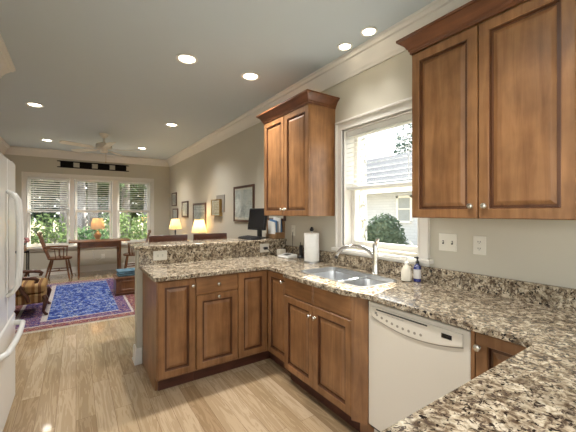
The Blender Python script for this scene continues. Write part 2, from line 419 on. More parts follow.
def window(name, axis, hole, plane, inward, units, blind_to, sill=True, cas=.085):
    """hole (a0,a1,z0,z1) in wall whose room face lies at `plane`; inward=-1 if room is on the minus side. units: list of (a0,a1)"""
    a0, a1, z0, z1 = hole; s = inward
    root = bpy.data.objects.new(name, None); COL.objects.link(root); struct(root)
    root.location = (plane, (a0+a1)/2, z0) if axis == 'x' else ((a0+a1)/2, plane, z0)
    def bx(m, u0, u1, d0, d1, za, zb):
        # d measured into the room (positive) or into the wall (negative)
        if axis == 'x': m.box(plane+s*d0, u0, za, plane+s*d1, u1, zb)
        else: m.box(u0, plane+s*d0, za, u1, plane+s*d1, zb)
    m = MB()                                                   # casing with back band
    bx(m, a0-cas, a0, 0, .018, z0-.03, z1); bx(m, a1, a1+cas, 0, .018, z0-.03, z1)
    bx(m, a0-cas, a1+cas, 0, .018, z1, z1+cas)
    bx(m, a0-cas-.004, a0-cas+.018, 0, .030, z0-.03, z1+cas-.018); bx(m, a1+cas-.018, a1+cas+.004, 0, .030, z0-.03, z1+cas-.018)
    bx(m, a0-cas-.004, a1+cas+.004, 0, .030, z1+cas-.018, z1+cas+.004)
    bx(m, a0-.012, a0, 0, .024, z0, z1); bx(m, a1, a1+.012, 0, .024, z0, z1); bx(m, a0-.012, a1+.012, 0, .024, z1, z1+.012)
    m.build('casing', M['trim'], root, .003)
    m = MB(); bx(m, a0-cas-.03, a1+cas+.03, -.16, .055, z0-.055, z0-.025); bx(m, a0-cas, a1+cas, 0, .016, z0-.12, z0-.055)
    m.build('sill', M['trim'], root, .004)
    m = MB()                                                   # jamb lining
    bx(m, a0, a0+.012, -.19, 0, z0-.025, z1-.012); bx(m, a1-.012, a1, -.19, 0, z0-.025, z1-.012); bx(m, a0, a1, -.19, 0, z1-.012, z1)
    for (u0, u1), (v0, v1) in zip(units[:-1], units[1:]): bx(m, u1, v0, -.17, .012, z0-.025, z1-.012)
    m.build('jamb', M['trim'], root, .002)
    zm = (z0+z1)/2
    for (u0, u1) in units:
        lo, hi = u0+.014, u1-.014
        fr = MB(); st = .042
        d0, d1 = -.125, -.09                                    # lower sash (inner)
        bx(fr, lo, lo+st, d0, d1, z0-.02, zm+.02); bx(fr, hi-st, hi, d0, d1, z0-.02, zm+.02)
        bx(fr, lo+st, hi-st, d0, d1, z0-.02, z0+.045); bx(fr, lo+st, hi-st, d0, d1, zm-.02, zm+.02)
        lower = fr.build('sash', M['trim'], root)
        fr = MB(); d0, d1 = -.165, -.13
        bx(fr, lo, lo+st, d0, d1, zm-.02, z1-.01); bx(fr, hi-st, hi, d0, d1, zm-.02, z1-.01)
        bx(fr, lo+st, hi-st, d0, d1, z1-.05, z1-.01); bx(fr, lo+st, hi-st, d0, d1, zm-.02, zm+.018)
        upper = fr.build('sash', M['trim'], root)
        g = MB(); bx(g, lo+st-.004, hi-st+.004, -.110, -.106, z0+.04, zm-.015); g.build('pane', M['glass'], lower, smooth=False)
        g = MB(); bx(g, lo+st-.004, hi-st+.004, -.150, -.146, zm+.012, z1-.045); g.build('pane', M['glass'], upper, smooth=False)
    return root
window('window_1', 'x', SW, WX, -1, [(SW[0], SW[1])], 1.63)
FU = [(-2.40, -1.625), (-1.53, -.745), (-.635, .13)]
window('window_2', 'y', FW, WY, -1, FU, 1.45)
window('window_added_left', 'x', BW, LX, 1, [(BW[0], -2.70), (-2.60, BW[1])], 2)
window('window_added_back', 'y', BW2, BY, 1, [(BW2[0], -1.20), (-1.10, BW2[1])], 2)

def blind(label, axis, u0, u1, plane, s, zt, zb, pitch, tilt, depth, group=None, gap=0):
    c = (plane+s*-.05, (u0+u1)/2, zt) if axis == 'x' else ((u0+u1)/2, plane+s*-.05, zt)
    root = thing('window_blind', label, 'blind', c, group)
    def pt(u, d, z): return (plane+s*d, u, z) if axis == 'x' else (u, plane+s*d, z)
    def bx(m, a, b, d0, d1, za, zb_):
        p, q = pt(a, d0, za), pt(b, d1, zb_); m.box(*p, *q)
    m = MB(); bx(m, u0, u1, -.075, -.025, zt-.045, zt); m.build('headrail', M['blind'], root, .003)
    m = MB(); z = zt-.07
    while z > zb+.03:
        ct, sn = math.cos(tilt)*depth/2, math.sin(tilt)*depth/2
        for k in range(1):
            A = [pt(u0, -.05-ct, z-sn), pt(u1, -.05-ct, z-sn), pt(u1, -.05+ct, z+sn), pt(u0, -.05+ct, z+sn)]
            lo = [m.bm.verts.new(p) for p in A]; hi = [m.bm.verts.new((p[0], p[1], p[2]+.003)) for p in A]
            m.face(lo[::-1]); m.face(hi); m.bridge(lo, hi)
        z -= pitch
    m.build('slats', M['blind'], root, smooth=False)
    m = MB(); bx(m, u0, u1, -.072, -.028, zb, zb+.022); m.build('bottom_rail', M['blind'], root, .003)
    for f in (.12, .5, .88):
        m = MB(); u = u0+(u1-u0)*f
        for d in (-.05-depth/2-.001, -.05+depth/2+.001): bx(m, u-.0015, u+.0015, d-.001, d+.001, zb+.01, zt-.03)
        m.build('ladder_cord', M['blind'], root, smooth=False)
        return root
blind('white slatted blind lowered halfway over the sink window', 'x', SW[0]+.016, SW[1]-.016, WX, -1, SW[3]-.014, 1.625, .043, R(-12), .046)
for (u0, u1), z, l in zip(FU, (1.42, 1.46, 1.47), ('white slatted blind in the left bay of the far triple window', 'white slatted blind in the middle bay of the far triple window, above the table lamp', 'white slatted blind in the right bay of the far triple window')):
    blind(l, 'y', u0+.02, u1-.02, WY, -1, FW[3]-.014, z, .05, R(26 if 'left bay' in l else 6), .046, 'blinds of the far triple window')

# ------------------------------------------------------------------ base cabinets
DOOR = [(0, .013), (.005, .020), (.050, .020), (.053, .0165), (.058, .0172), (.0605, .005), (.070, .005), (.088, .0145), (.093, .0155)]
SLAB = [(0, .014), (.004, .019), (.010, .020)]
FALSE = [(0, .013), (.006, .018), (.014, .020)]
def T_pen(x0, z0, y=0.0): return lambda u, v, d: (x0+u, y+.02-d, z0+v)           # faces -y
def T_run(y0, z0, x=0.0): return lambda u, v, d: (x+.02-d, y0-u, z0+v)           # faces -x
def T_near(x0, z0, y): return lambda u, v, d: (x0-u, y-.02+d, z0+v)              # faces +y
def knob(parent, T, u, v, d=.02):
    p = Vector(T(u, v, d)); q = Vector(T(u, v, d+.03)); ax = (q-p)
    MB().lathe([(.0085, 0), (.0055, .004), (.0055, .010), (.0145, .015), (.0165, .021), (.0135, .027), (.007, .0295)], p, ax, 16).build('knob', M['nickel'], parent)
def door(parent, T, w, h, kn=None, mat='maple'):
    o = MB().panel(T, w, h, DOOR, (4, 5, 6)).build('door', [M[mat], M['glaze_shade']], parent, smooth=False)
    if kn: knob(o, T, *kn)
    return o
def drawer(parent, T, w, h, kn=None, mat='maple_x', name='drawer'):
    o = MB().panel(T, w, h, FALSE).build(name, M[mat], parent, smooth=False)
    if kn: knob(o, T, *kn)
    return o
ZB, ZT, ZC = .115, .874, .882      # door bottom, door top, carcass top
g = .0026
# peninsula, from its free end
c = thing('base_cabinet', 'single door base cabinet at the free end of the peninsula', 'cabinet', (-.975, .02, 0))
MB().box(-.955, .021, .10, -.676, .64, ZC).build('body', M['maple'], c, smooth=False)
MB().prism([(.021, .10), (.085, .10), (.085, 0), (.64, 0), (.64, ZC), (.021, ZC)], lambda p, k: (-.977+.0215*k, p[0], p[1])).build('end_panel', M['maple'], c, smooth=False)
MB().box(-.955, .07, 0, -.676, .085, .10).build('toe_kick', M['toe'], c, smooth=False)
door(c, T_pen(-.975+g, ZB), .299-2*g, ZT-ZB, (.27, .70))
c = thing('base_cabinet', 'base cabinet with one drawer above a door, middle of the peninsula', 'cabinet', (-.675, .02, 0))
MB().box(-.6755, .021, .10, -.298, .64, ZC).build('body', M['maple'], c, smooth=False)
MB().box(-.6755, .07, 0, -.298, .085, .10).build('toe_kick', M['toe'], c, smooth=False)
door(c, T_pen(-.675+g, ZB), .377-2*g, .610, (.19, .583))
drawer(c, T_pen(-.675+g, ZB+.614), .377-2*g, ZT-ZB-.614, (.19, .075))
c = thing('corner_cabinet', 'corner base cabinet with two doors meeting in the inner corner', 'cabinet', (-.02, .02, 0))
MB().prism([(-.2975, .021), (.021, .021), (.021, -.355), (.60, -.355), (.60, .64), (-.2975, .64)], lambda p, k: (p[0], p[1], .10+(ZC-.10)*k)).build('body', M['maple'], c, smooth=False)
MB().box(-.2975, .07, 0, .07, .085, .10).box(.07, -.355, 0, .085, .085, .10).build('toe_kick', M['toe'], c, smooth=False)
door(c, T_pen(-.297+g, ZB), .295-g, ZT-ZB)
door(c, T_run(-.002, ZB), .350-g, ZT-ZB, (.262, .69))
# sink base, bumped forward
SB = -.05
c = thing('sink_cabinet', 'two door sink base cabinet standing proud of its neighbours', 'cabinet', (SB+.02, -.76, 0))
m = MB().box(SB+.021, -1.1505, .10, SB+.037, -.3575, ZC).box(SB+.021, -.375, .10, .60, -.3575, ZC).box(SB+.021, -1.1505, .10, .60, -1.134, ZC).box(SB+.021, -1.1505, .10, .60, -.3575, .118)
m.build('body', M['maple'], c, smooth=False)
MB().box(SB+.07, -1.15, 0, SB+.085, -.358, .10).box(SB+.07, -.373, 0, .10, -.358, .10).build('toe_kick', M['toe'], c, smooth=False)
w = .3905
door(c, T_run(-.3605-g, ZB, SB), w-g, .610, (w-.035, .53)); door(c, T_run(-.3605-w, ZB, SB), w-g, .610, (.03, .53))
drawer(c, T_run(-.3605-g, ZB+.616, SB), w-g, ZT-ZB-.616, None, 'maple_y', 'false_front'); drawer(c, T_run(-.3605-w, ZB+.616, SB), w-g, ZT-ZB-.616, None, 'maple_y', 'false_front')
MB().prism([(SB, -1.143), (.0, -1.2325), (.02, -1.2325), (.02, -1.152), (SB+.022, -1.152)], lambda p, k: (p[0], p[1], .10+(ZC-.10)*k)).build('filler', M['maple'], c, smooth=False)
MB().prism([(SB+.07, -1.151), (.06, -1.2325), (.075, -1.2325), (.085, -1.151)], lambda p, k: (p[0], p[1], .10*k)).build('filler_toe', M['maple'], c, smooth=False)
# dishwasher
dw = thing('dishwasher', 'bisque white dishwasher under the granite counter right of the sink', 'dishwasher', (.02, -1.539, 0))
D0, D1 = -1.2355, -1.8435
MB().box(.021, D0-.004, .09, .58, D1+.004, .868).build('tub_body', M['appl_dark'], dw, smooth=False)
Td = T_run(D0, 0, 0); Wd = D0-D1
def arc(u): return .742+.052*((u-Wd/2)/(Wd/2))**2          # lower edge of the control strip
m = MB(); m.prism([(0, .112), (Wd, .112), (Wd, .866), (0, .866)], lambda p, k: Td(p[0], p[1], .0+.018*k)); m.build('door_panel', M['appliance'], dw, .006, seg=3)
us = [.03+(Wd-.06)*i/24 for i in range(25)]
poly = [(u, arc(u)) for u in us]+[(Wd-.03, .845), (.03, .845)]
cp = MB().prism(poly, lambda p, k: Td(p[0], p[1], .017+.010*k)).build('control_panel', M['appliance'], dw, .004)
m = MB(); m.prism([(u, arc(u)-.006) for u in us]+[(u, arc(u)-.001) for u in reversed(us)], lambda p, k: Td(p[0], p[1], .015+.004*k)); m.build('panel_groove', M['btn'], cp, smooth=False)
m = MB(); m.prism([(.07, .829), (.40, .829), (.40, .836), (.07, .836)], lambda p, k: Td(p[0], p[1], .025+.004*k)); m.build('vent_slot', M['appl_dark'], cp, smooth=False)
m = MB(); m.prism([(.475, .800), (.527, .800), (.527, .822), (.475, .822)], lambda p, k: Td(p[0], p[1], .026+.0025*k)); m.build('display', M['screen'], cp, smooth=False)
m = MB()
for i in range(9):
    u = .075+i*.036; zc = arc(u)+.030
    m.lathe([(.008, 0), (.007, .003)], Td(u, zc, .026), Vector(Td(0, 0, 1))-Vector(Td(0, 0, 0)), 12)
m.build('buttons', M['btn'], cp); m = MB()
for i in range(4):
    m.prism([(.15+i*.03, .816), (.17+i*.03, .816), (.17+i*.03, .820), (.15+i*.03, .820)], lambda p, k: Td(p[0], p[1], .026+.001*k))
m.build('button_labels', M['btn'], cp, smooth=False)
m = MB()
for u in (.06, .07): m.prism([(u, .804), (u+.006, .804), (u+.006, .818), (u, .818)], lambda p, k: Td(p[0], p[1], .026+.002*k))
m.build('latch_lights', M['appl_dark'], cp, smooth=False)
MB().box(.05, D0-.004, 0, .065, D1+.004, .105).build('kick_plate', M['appliance'], dw, smooth=False)
# blind corner cabinet right of the dishwasher
c = thing('base_cabinet', 'narrow base cabinet right of the dishwasher, half hidden by the near counter', 'cabinet', (.02, -1.95, 0))
MB().box(.021, -2.105, .10, .60, -1.8455, ZC).build('body', M['maple'], c, smooth=False)
MB().box(.002, -1.862, .10, .021, -1.8455, ZC).build('filler', M['maple'], c, smooth=False)
MB().box(.07, -2.105, 0, .085, -1.8455, .10).build('toe_kick', M['toe'], c, smooth=False)
door(c, T_run(-1.864, ZB), .236, ZT-ZB, (.018, .695))
# near run under the foreground counter
for i, (xa, xb, l) in enumerate(((-1.13, -.58, 'base cabinet under the free end of the foreground counter'), (-.578, -.03, 'base cabinet under the foreground counter beside the corner'))):
    c = thing('base_cabinet', l, 'cabinet', (xa, -2.4, 0))
    MB().box(xa, -2.73, .10, xb, -2.151, ZC).build('body', M['maple'], c, smooth=False)
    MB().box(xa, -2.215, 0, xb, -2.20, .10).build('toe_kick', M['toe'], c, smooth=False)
    door(c, T_near(xb-.003, ZB, -2.13), (xb-xa)-.006, .610, (.45, .56))
    drawer(c, T_near(xb-.003, ZB+.616, -2.13), (xb-xa)-.006, ZT-ZB-.616, ((xb-xa)/2, .07))

# ------------------------------------------------------------------ worktop, splashes, bar
def slab(outer, holes, z0, z1, name, mat, parent=None, bevel=.008):
    loops = [[Vector((x, y, 0)) for x, y in outer]]+[[Vector((x, y, 0)) for x, y in h] for h in holes]
    tris = geometry.tessellate_polygon(loops); flat = [p for l in loops for p in l]
    m = MB(); A = [m.bm.verts.new((p.x, p.y, z0)) for p in flat]; B = [m.bm.verts.new((p.x, p.y, z1)) for p in flat]
    for t in tris: m.face([A[i] for i in t]); m.face([B[i] for i in t])
    k = 0
    for l in loops:
        n = len(l)
        for i in range(n): m.face([A[k+i], A[k+(i+1) % n], B[k+(i+1) % n], B[k+i]])
        k += n
    return m.build(name, mat, parent, bevel, True, 3)
def rounded(x0, y0, x1, y1, r, n=6):
    P = []
    for cx, cy, a in ((x1-r, y0+r, -90), (x1-r, y1-r, 0), (x0+r, y1-r, 90), (x0+r, y0+r, 180)):
        for i in range(n+1): t = R(a+90*i/n); P.append((cx+r*math.cos(t), cy+r*math.sin(t)))
    return P
SX0, SX1, SY0, SY1, SYM = .075, .455, -1.12, -.40, -.80
outer = [(-.985, -.03), (-.02, -.03), (-.022, -.30), (-.045, -.35), (-.085, -.40), (-.092, -.75), (-.085, -1.08), (-.05, -1.17), (-.03, -1.25), (-.03, -2.06), (-.045, -2.092), (-.075, -2.105),
         (-1.16, -2.105), (-1.16, -2.76), (WX, -2.76), (WX, .625), (-1.003, .625), (-1.003, 0.0)]
ct = slab(outer, [rounded(SX0, SY0, SX1, SY1, .07)], .883, .914, 'worktop', M['granite'])
tag(ct, 'speckled brown granite worktop running round three sides of the kitchen', 'worktop')
sp = MB().box(WX-.03, -2.76, .914, WX, .592, 1.022).build('backsplash', M['granite'], None, .004)
tag(sp, 'low granite backsplash strip along the sink window wall', 'backsplash')
sp = MB().box(-1.01, .6255, .885, WX, .655, 1.066).build('backsplash', M['granite'], None, .003)
tag(sp, 'granite riser strip facing the raised breakfast bar', 'backsplash')
bt = slab([(-1.055, .60), (WX, .60), (WX, 1.0), (-1.03, 1.0), (-1.055, .965)], [], 1.067, 1.098, 'breakfast_bar', M['granite'], None, .010)
tag(bt, 'granite breakfast bar top raised above the peninsula', 'bar top')

# sink
sk_ = thing('kitchen_sink', 'double bowl stainless steel sink set in the granite under the window', 'sink', ((SX0+SX1)/2, SYM, .9))
m = MB()
def bowl(m, x0, y0, x1, y1, zb, r=.06):
    loops = []
    for ins, z, rr in ((0, .8825, r), (.004, .86, r), (.010, zb+.03, r*.9), (.022, zb+.008, r*.8), (.05, zb, r*.6)):
        loops.append([m.bm.verts.new((x, y, z)) for x, y in rounded(x0+ins, y0+ins, x1-ins, y1-ins, rr)])
    for a, b in zip(loops[:-1], loops[1:]): m.bridge(a, b)
    m.face(loops[-1])
bm1 = MB(); bowl(bm1, SX0+.002, SYM+.012, SX1-.002, SY1-.002, .70); b1 = bm1.build('bowl', M['steel'], sk_)
bm2 = MB(); bowl(bm2, SX0+.002, SY0+.002, SX1-.002, SYM-.012, .70); b2 = bm2.build('bowl', M['steel'], sk_)
for b, yc in ((b1, (SYM+SY1)/2), (b2, (SYM+SY0)/2)):
    MB().lathe([(.045, 0), (.043, .004), (.03, .004), (.028, .001)], ((SX0+SX1)/2, yc, .7005), (0, 0, 1), 24).build('drain', M['chrome'], b)
MB().box(SX0, SYM-.011, .80, SX1, SYM+.011, .895).build('divider', M['steel'], sk_, .008, seg=3)
o = rounded(SX0-.016, SY0-.016, SX1+.016, SY1+.016, .085); i_ = rounded(SX0+.002, SY0+.002, SX1-.002, SY1-.002, .068)
m = MB()
for z0_, z1_ in ((.9142, .9175),):
    A = [m.bm.verts.new((x, y, z0_)) for x, y in o]; B = [m.bm.verts.new((x, y, z1_)) for x, y in o]
    C_ = [m.bm.verts.new((x, y, z1_)) for x, y in i_]; D_ = [m.bm.verts.new((x, y, .885)) for x, y in i_]
    m.bridge(A, B); m.bridge(B, C_); m.bridge(C_, D_)
m.build('rim', M['steel'], sk_)

# faucet
fc = thing('faucet', 'brushed chrome single lever faucet arching over the sink', 'faucet', (.525, -.84, .914))
MB().lathe([(.034, 0), (.034, .006), (.029, .012), (.027, .02), (.025, .10), (.0235, .19), (.0225, .232), (.019, .24)], (.525, -.84, .9145), (0, -.0, 1), 24).build('column', M['chrome'], fc)
P_ = [(.525, -.84, 1.03)]
pts = [(.523, -.825, 1.055), (.515, -.79, 1.092), (.495, -.735, 1.122), (.468, -.665, 1.131), (.440, -.60, 1.118), (.420, -.555, 1.092), (.408, -.528, 1.062), (.402, -.515, 1.035)]
MB().tube(pts, [.019, .0185, .017, .016, .0155, .0155, .0165, .0175], 14).build('spout', M['chrome'], fc)
MB().tube([(.402, -.515, 1.036), (.399, -.508, 1.012)], [.0175, .0165], 14).build('spray_head', M['appl_dark'], fc)
MB().tube([(.525, -.842, 1.145), (.524, -.850, 1.168), (.52, -.862, 1.190), (.512, -.885, 1.200)], [.0205, .019, .012, .006], 12).build('lever', M['chrome'], fc)

# soap and blue bottle
b = thing('soap_dispenser', 'cream pump bottle of soap beside the sink', 'soap dispenser', (.50, -1.147, .914))
MB().lathe([(.024, 0), (.034, .004), (.037, .03), (.036, .055), (.032, .085), (.022, .105), (.013, .114), (.012, .122)], (.50, -1.147, .9145), seg=20).build('bottle', M['cream_soap'], b)
MB().lathe([(.014, 0), (.014, .016), (.006, .018), (.005, .045), (.010, .046), (.011, .056), (.004, .058)], (.50, -1.147, 1.035), seg=14).tube([(.50, -1.147, 1.088), (.485, -1.125, 1.090), (.478, -1.112, 1.083)], [.006, .005, .004], 8).build('pump', M['white'], b)
b = thing('spray_bottle', 'cobalt blue bottle with black pump top beside the window casing', 'bottle', (.545, -1.205, .914))
MB().lathe([(.021, 0), (.0255, .003), (.0255, .10), (.023, .115), (.012, .124), (.011, .13)], (.545, -1.205, .9145), seg=20).build('bottle', M['blue_glass'], b)
MB().lathe([(.0262, .025), (.0262, .09)], (.545, -1.205, .9145), seg=24, cap=False).build('paper_label', M['label'], b)
MB().lathe([(.0125, 0), (.0125, .016), (.006, .018), (.005, .034), (.010, .035), (.010, .046), (.004, .048)], (.545, -1.205, 1.045), seg=14).tube([(.545, -1.205, 1.086), (.53, -1.19, 1.086)], [.005, .004], 8).build('pump', M['black'], b)

# paper towels
pt_ = thing('paper_towel_holder', 'roll of white paper towels standing on the counter in the corner', 'paper towels', (.475, -.065, .914))
MB().lathe([(.082, 0), (.082, .006), (.074, .011), (.02, .012)], (.475, -.065, .9145), seg=28).build('base', M['steel'], pt_)
MB().lathe([(.022, 0), (.0745, 0), (.0755, .003), (.0755, .275), (.074, .278), (.022, .278)], (.475, -.065, .9275), seg=36).build('roll', M['paper'], pt_)
MB().tube([(.475, -.065, .925), (.475, -.065, 1.225)], .008, 10).build('rod', M['steel'], pt_)
MB().lathe([(.006, 0), (.016, .004), (.021, .014), (.019, .026), (.010, .034), (.012, .04), (.004, .046)], (.475, -.065, 1.222), seg=14).build('finial', M['black'], pt_)

# ------------------------------------------------------------------ upper cabinets
CCROWN = [(0, 0), (.006, 0), (.006, .014), (.012, .018), (.014, .03), (.020, .034), (.034, .06), (.054, .074), (.058, .08), (.066, .082), (.066, .096), (0, .096)]
def upper(label, y0, y1, ndoor, z0=1.377, z1=2.415, split=None):
    xf = .29
    c = thing('wall_cabinet', label, 'cabinet', (WX, (y0+y1)/2, z0))
    MB().box(xf+.021, y0, z0, WX-.001, y1, z1+.03).build('body', M['maple'], c, smooth=False)
    ys = [y1-(y1-y0)*i/ndoor for i in range(ndoor+1)]
    for i in range(ndoor):
        w = ys[i]-ys[i+1]
        kn = (w-.034, .068) if i == 0 else (.034, .068)
        T = lambda u, v, d, yy=ys[i]: (xf+.02-d, yy-g-u, z0+v)
        door(c, T, w-2*g, z1-z0, kn)
    zc = z1+.006
    m = MB(); m.sweep([(WX-.001, y0), (xf, y0), (xf, y1), (WX-.001, y1)], [(o, zc+z) for o, z in CCROWN]); m.build('crown', M['maple_crown'], c)
    MB().box(xf, y0, zc+.08, WX-.001, y1, zc+.094).build('top_board', M['maple'], c, smooth=False)
    return c
upper('two door maple wall cabinet left of the sink window', -.255, .585, 2)
upper('large two door maple wall cabinet right of the sink window', -2.143, -1.333, 2)

# ------------------------------------------------------------------ plates
def plate_x(label, y0, y1, z0, z1, kind, n=1):
    r = thing('wall_plate', label, 'outlet' if kind == 'outlet' else 'switch', (WX, (y0+y1)/2, (z0+z1)/2))
    MB().box(WX-.007, y0, z0, WX-.0005, y1, z1).build('plate', M['ivory'], r, .003)
    for i in range(n):
        yc = y0+(y1-y0)*(i+.5)/n; zc = (z0+z1)/2
        if kind == 'outlet':
            for dz in (-.021, .021):
                f = MB().box(WX-.0095, yc-.016, zc+dz-.014, WX-.007, yc+.016, zc+dz+.014).build('receptacle', M['ivory'], r, .002)
                MB().box(WX-.0105, yc-.008, zc+dz-.002, WX-.0095, yc-.005, zc+dz+.007).box(WX-.0105, yc+.005, zc+dz-.002, WX-.0095, yc+.008, zc+dz+.007).box(WX-.0105, yc-.002, zc+dz-.009, WX-.0095, yc+.002, zc+dz-.005).build('slots', M['slot'], f, smooth=False)
        else:
            MB().box(WX-.009, yc-.006, zc-.012, WX-.007, yc+.006, zc+.012).build('slot', M['slot'], r, smooth=False)
            MB().box(WX-.019, yc-.004, zc-.002, WX-.007, yc+.004, zc+.009).build('toggle', M['ivory'], r, .001)
    return r
plate_x('ivory double light switch plate right of the sink window', -1.452, -1.327, 1.147, 1.266, 'switch', 2)
plate_x('ivory power outlet plate under the large wall cabinet', -1.634, -1.556, 1.145, 1.262, 'outlet')
plate_x('ivory outlet plate under the left wall cabinet', .425, .50, 1.142, 1.262, 'outlet')
def plate_y(label, x0, x1, z0, z1, y, plug=False, cat='outlet', par=-1):
    r = thing('wall_plate', label, cat, ((x0+x1)/2, y, (z0+z1)/2))
    MB().box(x0, y-.006, z0, x1, y-.0005, z1).build('plate', M['ivory'], r, .003)
    n = 2; xc = (x0+x1)/2; zc = (z0+z1)/2
    for i in (-1, 1):
        f = MB().box(xc+i*.021-.014, y-.0085, zc-.016, xc+i*.021+.014, y-.006, zc+.016).build('receptacle', M['ivory'], r, .002)
        MB().box(xc+i*.021-.006, y-.0095, zc-.007, xc+i*.021+.006, y-.0085, zc-.004).box(xc+i*.021-.006, y-.0095, zc+.004, xc+i*.021+.006, y-.0085, zc+.007).build('slots', M['slot'], f, smooth=False)
    return r
plate_y('ivory outlet plate on the granite riser near the free end of the bar', -.888, -.762, .955, 1.045, .6255)
plate_y('ivory outlet plate with a black plug on the granite riser', .262, .378, .953, 1.050, .6255)
pl = MB().box(.305, .585, .985, .345, .6165, 1.015).tube([(.325, .587, 1.0), (.34, .56, .985), (.37, .55, .95), (.41, .53, .9195), (.46, .56, .9195)], .0035, 8).build('power_plug', M['black'], None, .003)
tag(pl, 'black plug and cord in the riser outlet', 'plug')
plate_y('small outlet plate low on the far wall under the writing table', -.985, -.91, .29, .405, WY)

# ------------------------------------------------------------------ recessed lights
CANS = [((-.645, .362), 'largest recessed ceiling light, over the middle of the kitchen floor'),
        ((.012, .372), 'recessed ceiling light left of the left wall cabinet'),
        ((.411, -.606), 'recessed ceiling light above the sink, farther of the pair'),
        ((.41, -.874), 'recessed ceiling light above the sink, nearer of the pair'),
        ((-1.945, 2.72), 'recessed ceiling light at the left, halfway to the fan'),
        ((-.219, 2.702), 'recessed ceiling light right of the ceiling fan near the crown moulding'),
        ((-1.97, 5.175), 'recessed ceiling light left of the fan above the far window'),
        ((-.296, 4.977), 'recessed ceiling light right of the fan by the far corner'),
        ((-.645, -1.9), 'unseen recessed ceiling light added above the foreground counter'),  # out of view, added to light the foreground
        ((-1.9, -1.9), 'recessed ceiling light behind the photographer by the left wall'),
        ((-1.9, .362), 'recessed ceiling light in front of the refrigerator')]
can0 = None
small_lamp = bpy.data.lights.new('small_can_lamp', 'SPOT'); small_lamp.energy = CAN_W*.17; small_lamp.color = (1, .975, .93); small_lamp.spot_size = R(105); small_lamp.spot_blend = 1.0; small_lamp.shadow_soft_size = .05
for (x, y), l in CANS[:9]:
    if can0 is None:
        t = thing('recessed_light', l, 'ceiling light', (x, y, H), 'recessed ceiling lights')
        MB().lathe([(.070, -.001), (.098, -.001), (.100, -.005), (.094, -.010), (.078, -.011), (.070, -.004)], (x, y, H), seg=36, cap=False).build('trim_ring', M['white'], t)
        MB().lathe([(.071, -.002), (.060, -.006), (.03, -.009)], (x, y, H), seg=28).build('lens', M['lens'], t)
        li = bpy.data.lights.new('can_lamp', 'SPOT'); li.energy = CAN_W; li.color = (1, .975, .93); li.spot_size = R(128); li.spot_blend = 1.0; li.shadow_soft_size = .07
        lo = bpy.data.objects.new('can_lamp', li); COL.objects.link(lo); lo.parent = t; lo.location = (0, 0, -.03)
        can0 = t
    else:
        t = dup(can0, (x, y, H), 0, l)
        if 'above the sink' in l:                               # the pair by the window are smaller cans
            t.scale = (.66, .66, 1)
            for ch in t.children:
                if ch.type == 'LIGHT': ch.data = small_lamp

# ------------------------------------------------------------------ refrigerator
FX, F0, F1, FT = -1.86, -.44, .43, 1.765
fr = thing('refrigerator', 'white bottom freezer refrigerator with curved handles at the left edge', 'refrigerator', (-2.2, 0, 0))
MB().box(-2.70, F0+.01, .02, FX-.075, F1-.01, FT-.012).build('body', M['appl_white'], fr, .006)
fs = .10
d1 = MB().box(FX-.07, F0, .70, FX, fs-.003, FT).build('door', M['appl_white'], fr, .014, seg=4)
d2 = MB().box(FX-.07, fs+.003, .70, FX, F1, FT).build('door', M['appl_white'], fr, .014, seg=4)
d3 = MB().box(FX-.07, F0, .085, FX, F1, .692).build('freezer_drawer', M['appl_white'], fr, .014, seg=4)
MB().box(FX-.06, F0+.02, 0, FX-.03, F1-.02, .08).build('grille', M['appl_dark'], fr, smooth=False)
MB().box(FX-.05, F1-.05, FT, FX-.012, F1-.006, FT+.012).build('hinge_cap', M['appl_white'], fr, .003)
for d, y in ((d1, fs-.05), (d2, fs+.05)):
    pts = [(FX+.002, y, 1.545), (FX+.03, y, 1.53)]+[(FX+.052+.012*math.sin(PI*i/8), y, 1.49-.55*i/8) for i in range(9)]+[(FX+.03, y, .90), (FX+.002, y, .885)]
    MB().tube(pts, .015, 12, ell=(1.25, .9)).build('handle', M['appl_white'], d)
pts = [(FX+.002, F1-.09, .635), (FX+.03, F1-.10, .637)]+[(FX+.055+.01*math.sin(PI*i/8), F1-.13-.60*i/8, .640) for i in range(9)]+[(FX+.03, F0+.10, .637), (FX+.002, F0+.09, .635)]
MB().tube(pts, .015, 12, ell=(1., 1.2)).build('handle', M['appl_white'], d3)

# ------------------------------------------------------------------ ceiling fan
fx, fy = -1.08, 4.0
fn = thing('ceiling_fan', 'antique white five blade ceiling fan over the living area', 'ceiling fan', (fx, fy, H))
MB().lathe([(.075, 0), (.075, -.012), (.062, -.045), (.03, -.075), (.016, -.08)], (fx, fy, H), seg=24).build('canopy', M['fanwhite'], fn)
MB().tube([(fx, fy, H-.07), (fx, fy, 2.645)], .013, 12).build('downrod', M['fanwhite'], fn)
mt = MB().lathe([(.03, .075), (.075, .066), (.115, .05), (.128, .028), (.128, -.005), (.118, -.02), (.095, -.03), (.062, -.04), (.055, -.062), (.066, -.075), (.06, -.10), (.03, -.112), (.006, -.115)], (fx, fy, 2.595), seg=28).build('motor_housing', M['fanwhite'], fn)
MB().tube([(fx+.03, fy, 2.49), (fx+.03, fy, 2.33)], .0025, 6).lathe([(.002, 0), (.008, .006), (.008, .022), (.002, .03)], (fx+.03, fy, 2.305), seg=8).build('pull_chain', M['brass'], mt)
